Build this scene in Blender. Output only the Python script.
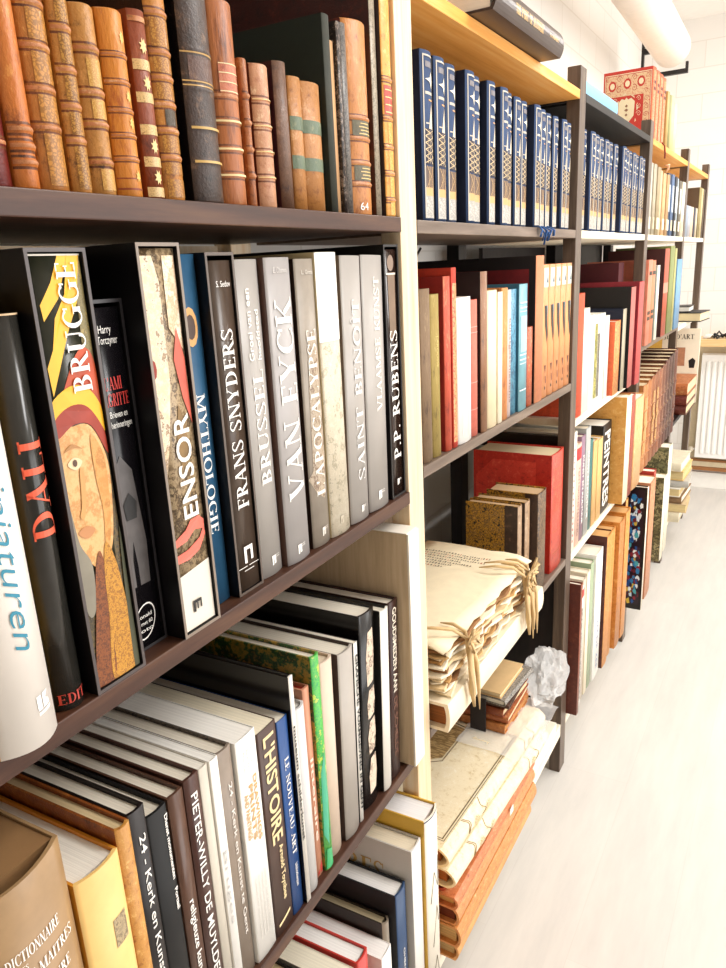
import bpy, bmesh, math, random
from mathutils import Vector, Matrix, Euler
R = random.Random(7)
for o in list(bpy.data.objects): bpy.data.objects.remove(o)
C = bpy.context.scene.collection

# ---------------------------------------------------------------- camera
cd = bpy.data.cameras.new('camera'); cam = bpy.data.objects.new('camera', cd); C.objects.link(cam)
bpy.context.scene.camera = cam
yaw, pitch, roll, FPX = .5417, .2847, .0505, 737.0
fw = Vector((-math.sin(yaw)*math.cos(pitch), math.cos(yaw)*math.cos(pitch), -math.sin(pitch)))
rt = Vector((math.cos(yaw), math.sin(yaw), 0)); dn = fw.cross(rt)
r2 = math.cos(roll)*rt + math.sin(roll)*dn; d2 = -math.sin(roll)*rt + math.cos(roll)*dn
m = Matrix((r2, -d2, -fw)).transposed().to_4x4(); m.translation = Vector((.505, 0, 1.5))
cam.matrix_world = m
cd.sensor_fit = 'VERTICAL'; cd.sensor_height = 24; cd.lens = FPX/968*24
cd.clip_start = .02; cd.clip_end = 50

# ---------------------------------------------------------------- light
w = bpy.data.worlds.new('world'); bpy.context.scene.world = w; w.use_nodes = True
bg = w.node_tree.nodes['Background']; bg.inputs[0].default_value = (1, .985, .965, 1); bg.inputs[1].default_value = .25
def area(name, loc, tgt, size, sizey, power, col=(1, .99, .975)):
    l = bpy.data.lights.new(name, 'AREA'); l.shape = 'RECTANGLE'; l.size = size; l.size_y = sizey; l.energy = power; l.color = col
    o = bpy.data.objects.new(name, l); C.objects.link(o); o.location = loc
    o.rotation_euler = (Vector(tgt)-Vector(loc)).to_track_quat('-Z', 'Y').to_euler()
area('ceiling_light_near', (.95, 1.5, 2.72), (.45, 1.5, 0), .5, 1.3, 38)
area('ceiling_light_far', (.9, 3.9, 2.72), (.5, 3.9, 0), .5, 1.8, 48)
area('window_light', (2.9, 2.6, 1.5), (0, 2.2, 1.1), 3.6, 2.2, 120, (1, .99, .975))
vs = bpy.context.scene.view_settings
vs.view_transform = 'Standard'; vs.look = 'None'; vs.exposure = .0; vs.gamma = 1; vs.use_curve_mapping = False

# ---------------------------------------------------------------- materials
MC = {}
def S(c):
    if isinstance(c, str):
        c = tuple(int(c[i:i+2], 16)/255 for i in (0, 2, 4))
        c = tuple(v/12.92 if v <= .04045 else ((v+.055)/1.055)**2.4 for v in c)
    return tuple(c)+(1,)
def new(key):
    m = bpy.data.materials.new(key); m.use_nodes = True
    nt = m.node_tree; return m, nt, nt.nodes['Principled BSDF']
def N(nt, t, **k):
    n = nt.nodes.new(t)
    for a, b in k.items():
        if a in n.inputs: n.inputs[a].default_value = b
        else: setattr(n, a, b)
    return n
def coords(nt, sc=(1, 1, 1)):
    tc = N(nt, 'ShaderNodeTexCoord'); mp = N(nt, 'ShaderNodeMapping'); mp.inputs['Scale'].default_value = sc
    nt.links.new(tc.outputs['Object'], mp.inputs['Vector']); return mp.outputs['Vector']
def ramp(nt, fac, stops):
    r = N(nt, 'ShaderNodeValToRGB'); e = r.color_ramp.elements
    while len(e) < len(stops): e.new(.5)
    for i, (p, c) in enumerate(stops): e[i].position = p; e[i].color = S(c)
    nt.links.new(fac, r.inputs['Fac']); return r.outputs['Color']
def bump(nt, b, fac, st, dist=.001):
    n = N(nt, 'ShaderNodeBump'); n.inputs['Strength'].default_value = st; n.inputs['Distance'].default_value = dist
    nt.links.new(fac, n.inputs['Height']); nt.links.new(n.outputs['Normal'], b.inputs['Normal'])
def noise(nt, vec, sc, det=4, rough=.6):
    n = N(nt, 'ShaderNodeTexNoise'); n.inputs['Scale'].default_value = sc; n.inputs['Detail'].default_value = det; n.inputs['Roughness'].default_value = rough
    nt.links.new(vec, n.inputs['Vector']); return n.outputs['Fac']
def mixc(c, d, k): return tuple(a*(1-k)+b*k for a, b in zip(S(c)[:3], S(d)[:3]))

def plain(c, rough=.6, var=.08, spec=.4):
    """paper, board and jacket: an even colour with a faint variation"""
    k = ('plain', c, rough, var)
    if k in MC: return MC[k]
    m, nt, b = new('paper_cover'); v = coords(nt)
    f = noise(nt, v, 30, 3)
    col = S(c)[:3]
    nt.links.new(ramp(nt, f, [(.3, tuple(x*(1-var) for x in col)), (.7, tuple(min(1, x*(1+var)) for x in col))]), b.inputs['Base Color'])
    b.inputs['Roughness'].default_value = rough; b.inputs['Specular IOR Level'].default_value = spec
    MC[k] = m; return m
def gloss(c): return plain(c, .22, .05, .5)
def cloth(c, var=.15):
    k = ('cloth', c, var)
    if k in MC: return MC[k]
    m, nt, b = new('book_cloth'); v = coords(nt)
    f = noise(nt, v, 90, 6, .7); col = S(c)[:3]
    nt.links.new(ramp(nt, f, [(.3, tuple(x*(1-var) for x in col)), (.7, tuple(min(1, x*(1+var)) for x in col))]), b.inputs['Base Color'])
    b.inputs['Roughness'].default_value = .75; bump(nt, b, noise(nt, v, 900, 2), .3, .0006)
    MC[k] = m; return m
def leather(c, dark=None, light=None, rough=.42, streak=1.0):
    """worn leather: darker blotches and rubbed pale patches"""
    k = ('leather', c, dark, light, streak)
    if k in MC: return MC[k]
    m, nt, b = new('worn_leather'); v = coords(nt, (1, 1, streak))
    dark = dark or tuple(x*.3 for x in S(c)[:3]); light = light or mixc(c, 'f0c890', .45)
    f = noise(nt, v, 60, 10, .76)
    nt.links.new(ramp(nt, f, [(.34, dark), (.46, c), (.54, c), (.67, light)]), b.inputs['Base Color'])
    b.inputs['Roughness'].default_value = rough; bump(nt, b, noise(nt, v, 350, 4), .5, .0012)
    MC[k] = m; return m
def gilt(base, gold, sc=260, cover=.5, side=False):
    """tooled gold ornament on leather"""
    k = ('gilt', base, gold, sc, cover, side)
    if k in MC: return MC[k]
    m, nt, b = new('gilt_tooling'); v = coords(nt, (1, .2, 1) if side else (0.2, 1, 1))
    vo = N(nt, 'ShaderNodeTexVoronoi', feature='DISTANCE_TO_EDGE'); vo.inputs['Scale'].default_value = sc*1.5
    nt.links.new(v, vo.inputs['Vector'])
    f = noise(nt, v, sc*1.6, 4, .7)
    mx = N(nt, 'ShaderNodeMath', operation='ADD'); nt.links.new(vo.outputs['Distance'], mx.inputs[0]); nt.links.new(f, mx.inputs[1])
    nt.links.new(ramp(nt, mx.outputs[0], [(cover+.06, mixc(gold, base, .15)), (cover+.20, mixc(base, gold, .15))]), b.inputs['Base Color'])
    b.inputs['Roughness'].default_value = .35
    MC[k] = m; return m
def marbled(a, b_, c, sc=90):
    k = ('marbled', a, b_, c, sc)
    if k in MC: return MC[k]
    m, nt, b = new('marbled_paper'); v = coords(nt)
    f = noise(nt, v, sc, 5, .75)
    nt.links.new(ramp(nt, f, [(.40, a), (.49, b_), (.53, a), (.57, c), (.64, b_)]), b.inputs['Base Color'])
    b.inputs['Roughness'].default_value = .4
    MC[k] = m; return m
def pages(c='f4ead6', line=.86):
    """page block: the leaf edges run with the boards"""
    k = ('pages', c, line)
    if k in MC: return MC[k]
    m, nt, b = new('page_edges'); v = coords(nt, (2, 900, 2))
    f = noise(nt, v, 1, 3, .6); col = S(c)[:3]
    nt.links.new(ramp(nt, f, [(.3, tuple(x*line for x in col)), (.6, col)]), b.inputs['Base Color'])
    b.inputs['Roughness'].default_value = .85; bump(nt, b, f, .35, .001)
    MC[k] = m; return m
def pages_flat(c='f4ead6', line=.8):
    k = ('pagesf', c, line)
    if k in MC: return MC[k]
    m, nt, b = new('page_edges'); v = coords(nt, (2, 2, 500))
    f = noise(nt, v, 1, 3, .6); col = S(c)[:3]
    nt.links.new(ramp(nt, f, [(.3, tuple(x*line for x in col)), (.6, col)]), b.inputs['Base Color'])
    b.inputs['Roughness'].default_value = .85; bump(nt, b, f, .35, .001)
    MC[k] = m; return m
def wood(key, a, b_, c, sc=(14, 1.2, 14), rough=.5, knots=None, spec=.3):
    k = ('wood', key)
    if k in MC: return MC[k]
    m, nt, b = new(key); v = coords(nt, sc)
    f = noise(nt, v, 3, 7, .6)
    col = ramp(nt, f, [(.25, a), (.5, b_), (.75, c)])
    if knots:
        v2 = coords(nt, knots); vo = N(nt, 'ShaderNodeTexVoronoi'); vo.inputs['Scale'].default_value = 1.0
        nt.links.new(v2, vo.inputs['Vector'])
        kf = ramp(nt, vo.outputs['Distance'], [(.03, '000000'), (.10, 'ffffff')])
        mx = N(nt, 'ShaderNodeMix', data_type='RGBA'); nt.links.new(kf, mx.inputs[0]); mx.inputs[6].default_value = S('8a3d10')
        nt.links.new(col, mx.inputs[7]); col = mx.outputs[2]
    nt.links.new(col, b.inputs['Base Color'])
    b.inputs['Roughness'].default_value = rough; b.inputs['Specular IOR Level'].default_value = spec; bump(nt, b, f, .15, .002)
    MC[k] = m; return m
def ink(c, rough=.5, metal=0):
    k = ('ink', c, metal)
    if k in MC: return MC[k]
    m, nt, b = new('ink'); b.inputs['Base Color'].default_value = S(c); b.inputs['Roughness'].default_value = rough; b.inputs['Metallic'].default_value = metal
    MC[k] = m; return m
WHITE = ink('fbf6ee'); GOLD = ink('e2b45a', .35); BLACK = ink('17120f'); RED = ink('e8442c')
DARKWOOD = wood('dark_stained_wood', '34211a', '4c3024', '64442f', (20, 1.5, 20), .38)
BLACKWOOD = wood('black_stained_wood', '0d0908', '171110', '241a17', (20, 20, 1.5), .5)
GREYWOOD = wood('grey_brown_stained_wood', '5a4b3f', '736255', '8a796a', (20, 1.5, 20), .4)
POSTWOOD = wood('grey_brown_stained_post', '43362c', '5c4c40', '786756', (20, 20, 1.5), .35)
PINE = wood('pine_board', 'd88c35', 'eba550', 'f2bd74', (26, 1.0, 26), .5, (7, 2.2, 7))
PINEPOST = wood('pine_post', 'deb886', 'e8cfac', 'f0dfc6', (26, 26, 1.2), .5, (9, 9, 4.3))
CREAMWOOD = wood('cream_painted_board', 'e9dcc2', 'f3e8d2', 'f9f1e0', (14, 1, 14), .5)

# ---------------------------------------------------------------- mesh helpers
class MB:
    def __init__(s): s.v = []; s.f = []; s.mi = []; s.mats = []; s.smooth = []
    def mat(s, m):
        if m not in s.mats: s.mats.append(m)
        return s.mats.index(m)
    def add(s, vs, fs, m, smooth=False):
        i = s.mat(m); o = len(s.v); s.v += [tuple(v) for v in vs]
        for f in fs: s.f.append(tuple(o+k for k in f)); s.mi.append(i); s.smooth.append(smooth)
    def box(s, x0, x1, y0, y1, z0, z1, m):
        s.add([(x0,y0,z0),(x1,y0,z0),(x1,y1,z0),(x0,y1,z0),(x0,y0,z1),(x1,y0,z1),(x1,y1,z1),(x0,y1,z1)],
              [(0,3,2,1),(4,5,6,7),(0,1,5,4),(1,2,6,5),(2,3,7,6),(3,0,4,7)], m)
    def tube(s, pts, r, m, n=8, flat=1.0, closed=False):
        pts = [Vector(p) for p in pts]; rings = []
        rr = r if isinstance(r, (list, tuple)) else [r]*len(pts)
        for i, p in enumerate(pts):
            a = pts[max(0, i-1)]; b = pts[min(len(pts)-1, i+1)]; t = (b-a).normalized()
            u = t.cross(Vector((0, 0, 1)));
            if u.length < .05: u = t.cross(Vector((1, 0, 0)))
            u.normalize(); w_ = u.cross(t)
            rings.append([p+u*math.cos(2*math.pi*k/n)*rr[i]+w_*math.sin(2*math.pi*k/n)*rr[i]*flat for k in range(n)])
        vs = [q for g in rings for q in g]; fs = []
        for i in range(len(pts)-1):
            for k in range(n): fs.append((i*n+k, i*n+(k+1)%n, (i+1)*n+(k+1)%n, (i+1)*n+k))
        fs.append(tuple(range(n-1, -1, -1))); fs.append(tuple((len(pts)-1)*n+k for k in range(n)))
        s.add(vs, fs, m, True)
    def build(s, name, parent=None, bevel=0, loc=None, rot=None, weld=False):
        me = bpy.data.meshes.new(name); me.from_pydata(s.v, [], s.f)
        for m in s.mats: me.materials.append(m)
        for p, i, sm in zip(me.polygons, s.mi, s.smooth): p.material_index = i; p.use_smooth = sm
        o = bpy.data.objects.new(name, me); C.objects.link(o)
        if parent: o.parent = parent
        if loc: o.location = loc
        if rot: o.rotation_euler = rot
        if bevel:
            b = o.modifiers.new('bevel', 'BEVEL'); b.width = bevel; b.segments = 2; b.limit_method = 'ANGLE'
        return o
def struct(o): o['kind'] = 'structure'; return o
def tag(o, label, cat, group=None):
    o['label'] = label; o['category'] = cat
    if group: o['group'] = group
    return o
NR = .0308; NO = Vector((0, 1.036, 0))
def place(near, x, y, z):
    v = Vector((x, y, z))
    return NO + Matrix.Rotation(NR, 3, 'Z') @ v if near else v
def empty(name, near, x, y, z, lean=0, yaw_=0):
    e = bpy.data.objects.new(name, None); e.empty_display_size = .02; C.objects.link(e)
    e.location = place(near, x, y, z); e.rotation_euler = (-lean, 0, (NR if near else 0)+yaw_)
    return e

# ---------------------------------------------------------------- lettering
SW, ST = .17, .055
def L(x0, y0, x1, y1, wdt):      # slanted stroke, horizontal thickness
    h = wdt/2; return [(x0-h, y0), (x0+h, y0), (x1+h, y1), (x1-h, y1)]
def Bx(x0, x1, y0, y1): return [(x0, y0), (x1, y0), (x1, y1), (x0, y1)]
def sf(x, y, k=.13): return Bx(x-k, x+k, y if y < .5 else y-ST, y+ST if y < .5 else y)
def arc(cx, cy, rx, ry, a0, a1, w_=SW, t_=ST, n=14):
    out = []
    for i in range(n):
        p = []
        for k in (i, i+1):
            a = math.radians(a0+(a1-a0)*k/n)
            p.append(((cx+rx*math.cos(a), cy+ry*math.sin(a)), (cx+(rx-w_)*math.cos(a), cy+(ry-t_)*math.sin(a))))
        out.append([p[0][0], p[1][0], p[1][1], p[0][1]])
    return out
def stem(x): return [Bx(x-SW/2, x+SW/2, 0, 1), sf(x, 0, .15), sf(x, 1, .15)]
def thin(x): return [Bx(x-ST/2, x+ST/2, 0, 1), sf(x, 0, .12), sf(x, 1, .12)]
G = {
 'A': (.82, [L(.12, 0, .42, 1, ST), L(.68, 0, .40, 1, SW), Bx(.2, .6, .33, .33+ST), sf(.12, 0), sf(.68, 0)]),
 'B': (.70, stem(.2)+arc(.30, .76, .30, .24, -90, 90)+arc(.30, .27, .35, .27, -90, 90)+[Bx(.2, .32, .945, 1), Bx(.2, .32, .5, .555), Bx(.2, .32, 0, ST)]),
 'C': (.80, arc(.45, .5, .40, .52, 45, 315)+[Bx(.70, .76, .72, .95), Bx(.70, .76, .06, .26)]),
 'D': (.82, stem(.2)+arc(.30, .5, .46, .5, -90, 90)+[Bx(.2, .32, .945, 1), Bx(.2, .32, 0, ST)]),
 'E': (.66, stem(.2)+[Bx(.2, .58, .945, 1), Bx(.2, .5, .48, .53), Bx(.2, .6, 0, ST), Bx(.54, .59, .8, 1), Bx(.46, .5, .4, .61), Bx(.56, .61, 0, .2)]),
 'F': (.62, stem(.2)+[Bx(.2, .58, .945, 1), Bx(.2, .5, .48, .53), Bx(.54, .59, .8, 1), Bx(.46, .5, .4, .61)]),
 'G': (.86, arc(.45, .5, .40, .52, 45, 330)+[Bx(.70, .76, .74, .95), Bx(.62, .62+SW, .04, .44), Bx(.54, .88, .40, .44)]),
 'H': (.88, stem(.2)+stem(.68)+[Bx(.2, .68, .48, .53)]),
 'I': (.40, stem(.2)), 'J': (.45, [Bx(.2, .2+SW, .1, 1), sf(.28, 1, .15)]+arc(.12, .1, .25, .25, -120, 0)),
 'K': (.80, stem(.2)+[L(.26, .42, .66, 1, ST), L(.40, .56, .72, 0, SW), sf(.66, 1, .12), sf(.70, 0, .14)]),
 'L': (.64, stem(.2)+[Bx(.2, .6, 0, ST), Bx(.56, .61, 0, .24)]),
 'M': (1.0, thin(.14)+stem(.84)+[L(.16, 1, .48, .0, SW*.9), L(.82, 1, .48, 0, ST)]),
 'N': (.86, thin(.16)+thin(.70)+[L(.16, 1, .68, 0, SW)]),
 'O': (.90, arc(.45, .5, .42, .52, 0, 360, n=26)),
 'P': (.68, stem(.2)+arc(.30, .74, .34, .26, -90, 90)+[Bx(.2, .32, .945, 1), Bx(.2, .32, .48, .53)]),
 'Q': (.90, arc(.45, .5, .42, .52, 0, 360, n=26)+[L(.5, .15, .78, -.18, SW)]),
 'R': (.78, stem(.2)+arc(.30, .75, .32, .25, -90, 90)+[Bx(.2, .32, .945, 1), Bx(.2, .32, .5, .55), L(.36, .52, .68, 0, SW), sf(.70, 0, .1)]),
 'S': (.62, arc(.30, .75, .25, .26, 30, 180, .11)+arc(.30, .26, .27, .27, -150, 0, .13)+[[(.05, .75), (.16, .75), (.57, .26), (.44, .26)], Bx(.50, .545, .72, .97), Bx(.04, .085, .04, .28), [(.05,.75),(.13,.62),(.30,.55),(.20,.70)], [(.57,.26),(.50,.40),(.33,.47),(.43,.32)]]),
 'T': (.74, [Bx(.37-SW/2, .37+SW/2, 0, 1), sf(.37, 0, .15), Bx(.04, .70, .945, 1), Bx(.04, .085, .76, 1), Bx(.655, .70, .76, 1)]),
 'U': (.84, [Bx(.2-SW/2, .2+SW/2, .3, 1), Bx(.66, .66+ST, .3, 1), sf(.2, 1, .15), sf(.69, 1, .12)]+arc(.415, .32, .30, .34, 180, 360, SW*.8)),
 'V': (.82, [L(.14, 1, .42, 0, SW), L(.70, 1, .44, 0, ST), sf(.14, 1), sf(.70, 1)]),
 'W': (1.12, [L(.14, 1, .38, 0, SW), L(.58, 1, .40, 0, ST), L(.58, 1, .80, 0, SW), L(1.0, 1, .82, 0, ST), sf(.14, 1), sf(.58, 1), sf(1.0, 1)]),
 'X': (.8, [L(.14, 1, .66, 0, SW), L(.66, 1, .14, 0, ST), sf(.14, 1), sf(.66, 1), sf(.14, 0), sf(.66, 0)]),
 'Y': (.80, [L(.14, 1, .40, .45, SW), L(.68, 1, .42, .45, ST), Bx(.41-SW/2, .41+SW/2, 0, .47), sf(.14, 1), sf(.68, 1), sf(.41, 0, .15)]),
 'Z': (.7, [L(.12, 0, .58, 1, SW), Bx(.08, .6, .945, 1), Bx(.08, .64, 0, ST)]),
 '.': (.26, [Bx(.06, .18, 0, .12)]), '\'': (.26, [[(.08, .7), (.14, .7), (.20, 1), (.06, 1)]]), '-': (.4, [Bx(.06, .34, .38, .46)]), ' ': (.42, []),
}
def serif_text(t):
    vs = []; fs = []; x = 0
    for ch in t:
        hat = ch == 'Î'
        if hat: ch = 'I'
        wd, qs = G[ch]
        if hat: qs = qs+[[(.08, 1.08), (.14, 1.08), (.23, 1.24), (.17, 1.24)], [(.26, 1.08), (.32, 1.08), (.23, 1.24), (.17, 1.24)]]
        for q in qs:
            o = len(vs); vs += [(x+a, b) for a, b in q]; fs.append(tuple(range(o, o+len(q))))
        x += wd
    return vs, fs
TC = {}
def sans_text(t, bold=0, shear=0):
    k = (t, bold, shear)
    if k in TC: return TC[k]
    cu = bpy.data.curves.new('t', 'FONT'); cu.body = t; cu.size = 1.37; cu.offset = bold; cu.shear = shear; cu.resolution_u = 3
    o = bpy.data.objects.new('t', cu); C.objects.link(o)
    dg = bpy.context.evaluated_depsgraph_get(); me = bpy.data.meshes.new_from_object(o.evaluated_get(dg))
    vs = [(v.co.x, v.co.y) for v in me.vertices]; fs = [tuple(p.vertices) for p in me.polygons]
    bpy.data.objects.remove(o); bpy.data.curves.remove(cu); bpy.data.meshes.remove(me)
    TC[k] = (vs, fs); return TC[k]

# ---------------------------------------------------------------- the book
class Book: pass
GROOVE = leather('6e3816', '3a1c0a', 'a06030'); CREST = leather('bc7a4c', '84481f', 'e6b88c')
def make_book(name, label, near, y0, y1, z0, h, prot, depth, cover, spine=None, page=None, bulge=.004, t=.0025,
              inset=.004, bands=(), bandh=.0022, bandw=.0022, lean=0, yaw_=0, cat='book', group=None, sidemat=None, groove=True, soft=False):
    """standing book; local x out of the spine, y along the shelf, z up"""
    w_ = (y1-y0)-.0008
    b = Book(); b.w = w_; b.h = h; b.bulge = bulge; b.bands = list(bands); b.bandh = bandh; b.bandw = bandw
    zl = abs(w_/2*math.sin(lean))
    b.root = empty(name, near, prot, (y0+y1)/2, z0+.0006+zl, lean, yaw_)
    tag(b.root, label, cat, group)
    spine = spine or cover; page = page or pages()
    if soft: t = .0008; inset = .0008; bulge = min(bulge, .0012)
    def sx(y, z):
        u = max(-1, min(1, 2*y/w_)); x = -bulge*u*u
        for bz in b.bands:
            dz = (z-bz)/bandw
            if abs(dz) < 2.2: x += bandh*math.exp(-dz*dz*1.2)*(1-.6*u**4)
        return x
    b.sx = sx
    n = 10 if bulge > .001 else 2
    ys = [-w_/2+w_*i/n for i in range(n+1)]
    zs = {0, h}
    for bz in b.bands:
        for k in (-2, -1.2, -.6, 0, .6, 1.2, 2): zs.add(bz+k*bandw)
    if b.bands: zs |= {.0015, h-.0015}
    zs = sorted(z for z in zs if 0 <= z <= h)
    mb = MB()
    # outer path: back end of left board, spine curve, back end of right board ; inner path offset by t
    def ring(z):
        cap = .0012 if b.bands and (z == 0 or z == h) else 0
        out = [(-depth, -w_/2)]+[(sx(y, z)-cap, y) for y in ys]+[(-depth, w_/2)]
        k = 1-2*t/w_
        inn = [(-depth, -w_/2+t)]+[(-bulge*(2*y/w_)**2-t*1.2, y*k) for y in ys]+[(-depth, w_/2-t)]
        return out, inn
    vs = []; P = len(ys)+2
    for z in zs:
        o_, i_ = ring(z); vs += [(x, y, z) for x, y in o_]+[(x, y, z) for x, y in i_]
    sp = mb.mat(spine); sd = mb.mat(sidemat or cover)
    mb.v = vs; Q = 2*P
    def F(f, mi, sm=False): mb.f.append(f); mb.mi.append(mi); mb.smooth.append(sm)
    for r in range(len(zs)-1):
        a = r*Q; c = (r+1)*Q
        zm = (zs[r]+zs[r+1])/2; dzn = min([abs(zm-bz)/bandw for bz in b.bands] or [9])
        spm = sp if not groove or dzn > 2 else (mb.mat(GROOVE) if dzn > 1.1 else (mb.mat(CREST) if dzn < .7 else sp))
        for k in range(P-1):
            side = k == 0 or k == P-2
            F((a+k, a+k+1, c+k+1, c+k), sd if side else spm, not side)
            F((a+P+k, c+P+k, c+P+k+1, a+P+k+1), sd)
        for k in (0, P-1): F((a+k, c+k, c+P+k, a+P+k) if k else (a+k, a+P+k, c+P+k, c+k), sd)
    for base, flip in ((0, True), ((len(zs)-1)*Q, False)):
        for k in range(P-1):
            q = (base+k, base+k+1, base+P+k+1, base+P+k)
            F(q[::-1] if flip else q, sp if 0 < k < P-2 else sd)
    b.cover = mb.build('cover', b.root)
    pm = MB(); e = .0003
    xf = -bulge-t*1.2-.0012 if not soft else -bulge-.0014
    pm.box(-depth+inset, xf, -w_/2+t+e, w_/2-t-e, inset*.8, h-inset, page)
    b.pages = pm.build('pages', b.root)
    return b
def on_spine(b, yz, off): return [(b.sx(y, z)+off, y, z) for y, z in yz]
def strip(b, z0, z1, m, u0=-1, u1=1, off=.0005, name='band', parent=None, n=8):
    """a band of paper, leather or gold following the spine"""
    mb = MB(); y0 = u0*b.w/2; y1 = u1*b.w/2
    ys = [y0+(y1-y0)*i/n for i in range(n+1)]
    nz = max(1, min(12, int((z1-z0)/.004)))
    zs = [z0+(z1-z0)*i/nz for i in range(nz+1)]
    vs = [p for z in zs for p in on_spine(b, [(y, z) for y in ys], off)]; k = n+1
    mb.add(vs, [(r*k+i, r*k+i+1, (r+1)*k+i+1, (r+1)*k+i) for r in range(nz) for i in range(n)], m, True)
    return mb.build(name, parent or b.cover)
def patch(b, pts, m, off=.0005, name='printed_panel', parent=None):
    fs = [tuple(range(len(pts)))]
    if b.bulge > .0015: pts, fs = slice_faces(pts, fs, b.w/10)
    mb = MB(); mb.add(on_spine(b, pts, off), fs, m); return mb.build(name, parent or b.cover)
def slice_faces(vs, fs, step):
    """cut lettering into narrow vertical bands so that it can follow a curved spine (vs are (y, z))"""
    out = []
    for f in fs:
        poly = [vs[i] for i in f]; lo = min(p[0] for p in poly); hi = max(p[0] for p in poly)
        k0 = math.floor(lo/step); k1 = math.ceil(hi/step)
        if k1-k0 <= 1: out.append(poly); continue
        for k in range(k0, k1):
            q = poly
            for lim, sgn in ((k*step, 1), ((k+1)*step, -1)):
                r = []
                for i in range(len(q)):
                    a, c = q[i], q[(i+1) % len(q)]; da = (a[0]-lim)*sgn; dc = (c[0]-lim)*sgn
                    if da >= 0: r.append(a)
                    if (da > 0 and dc < 0) or (da < 0 and dc > 0):
                        t = da/(da-dc); r.append((lim, a[1]+(c[1]-a[1])*t))
                q = r
                if len(q) < 3: break
            if len(q) >= 3: out.append(q)
    V = []; F = []
    for q in out: F.append(tuple(range(len(V), len(V)+len(q)))); V += q
    return V, F
def title(b, txt, m, z0, z1, cap, yc=0, up=True, serif=True, bold=0, shear=0, off=.0009, horiz=False, side=False, name='title', fit=True, label=None):
    """lettering on the spine from z0 to z1 (cap = letter height across); horiz = across the spine; side = on the near cover"""
    vs, fs = serif_text(txt) if serif else sans_text(txt, bold, shear)
    xa = min(v[0] for v in vs); xb = max(v[0] for v in vs)
    mb = MB()
    if side:
        k = (z1-z0)/(xb-xa); P = [(z0+(x-xa)*k, -b.w/2-.0004, yc+y*cap) for x, y in vs]
    else:
        k = (z1-z0)/(xb-xa)
        if horiz: yz = [(z0+(x-xa)*k, yc+y*cap) for x, y in vs]
        elif up: yz = [(yc+cap/2-y*cap, z0+(x-xa)*k) for x, y in vs]
        else: yz = [(yc-cap/2+y*cap, z1-(x-xa)*k) for x, y in vs]
        if b.bulge > .0015: yz, fs = slice_faces(yz, fs, b.w/10)
        P = on_spine(b, yz, off)
    mb.add(P, fs, m); return mb.build(name, b.cover)
def slipcase(label, near, y0, y1, z0, h, prot, depth, m, rim=None, t=.003):
    w_ = y1-y0-.0008; e = empty('slipcase', near, prot, (y0+y1)/2, z0+.0006); tag(e, label, 'slipcase')
    mb = MB()
    for s in (-1, 1): mb.box(-depth, 0, s*w_/2-(t if s > 0 else 0), s*w_/2+(t if s < 0 else 0), 0, h, m)
    mb.box(-depth, 0, -w_/2+t, w_/2-t, 0, t, m); mb.box(-depth, 0, -w_/2+t, w_/2-t, h-t, h, m)
    mb.box(-depth, -depth+t, -w_/2+t, w_/2-t, t, h-t, m)
    mb.build('case', e, .0006)
    if rim:
        r = MB(); k = .0004
        for s in (-1, 1): r.box(0, k, s*w_/2-(t if s > 0 else 0), s*w_/2+(t if s < 0 else 0), 0, h, rim)
        r.box(0, k, -w_/2+t, w_/2-t, 0, t, rim); r.box(0, k, -w_/2+t, w_/2-t, h-t, h, rim); r.build('edge_piping', e)
    return e
def flat_book(name, label, x0, x1, y0, y1, z0, z1, cover, page=None, spine_side='+x', yaw_=0, t=.0025, bulge=.006, spine=None, inset=.004, over=.0, cat='book'):
    """book lying flat; the spine faces +x, -y, or -x (pages to the aisle)"""
    page = page or pages_flat(); cx, cy = (x0+x1)/2, (y0+y1)/2
    e = empty(name, False, cx, cy, z0+.0004, 0, yaw_); tag(e, label, cat)
    turn = {'+x': 0, '-y': -math.pi/2, '-x': math.pi, '+y': math.pi/2}[spine_side]
    dx, dy = (x1-x0, y1-y0) if spine_side in ('+x', '-x') else (y1-y0, x1-x0)
    h = z1-z0-.0008; n = 8; mb = MB(); zs = [h*i/n for i in range(n+1)]
    prof = lambda z: dx/2-bulge*(2*z/h-1)**2
    out = [(-dx/2, 0)]+[(prof(z), z) for z in zs]+[(-dx/2, h)]
    inn = [(-dx/2, t)]+[(prof(z)-t*1.2, t+z*(h-2*t)/h) for z in zs]+[(-dx/2, h-t)]
    P = len(out); vs = []
    rot = Matrix.Rotation(turn, 3, 'Z')
    for y in (-dy/2, dy/2): vs += [rot @ Vector((x, y, z)) for x, z in out+inn]
    fs = []
    for k in range(P-1):
        fs.append((k, 2*P+k, 2*P+k+1, k+1)); fs.append((P+k, P+k+1, 3*P+k+1, 3*P+k))
        fs.append((k, k+1, P+k+1, P+k)); fs.append((2*P+k, 3*P+k, 3*P+k+1, 2*P+k+1))
    fs += [(0, P, 3*P, 2*P), (P-1, 3*P-1, 4*P-1, 2*P-1)]
    mb.add(vs, fs, cover); c = mb.build('cover', e)
    if spine:
        for p in c.data.polygons: pass
    pm = MB(); pv = [rot @ Vector(q) for q in [(-dx/2+inset, -dy/2+inset, t+.0003), (dx/2-bulge-t*1.2-.001, -dy/2+inset, t+.0003), (dx/2-bulge-t*1.2-.001, dy/2-inset, t+.0003), (-dx/2+inset, dy/2-inset, t+.0003)]]
    pv += [Vector((q.x, q.y, h-t-.0003)) for q in pv]
    pm.add(pv, [(0,3,2,1),(4,5,6,7),(0,1,5,4),(1,2,6,5),(2,3,7,6),(3,0,4,7)], page); pm.build('pages', e)
    e['_'] = 0; del e['_']
    bk = Book(); bk.root = e; bk.cover = c; bk.h = h; bk.dx = dx; bk.dy = dy; return bk

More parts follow.
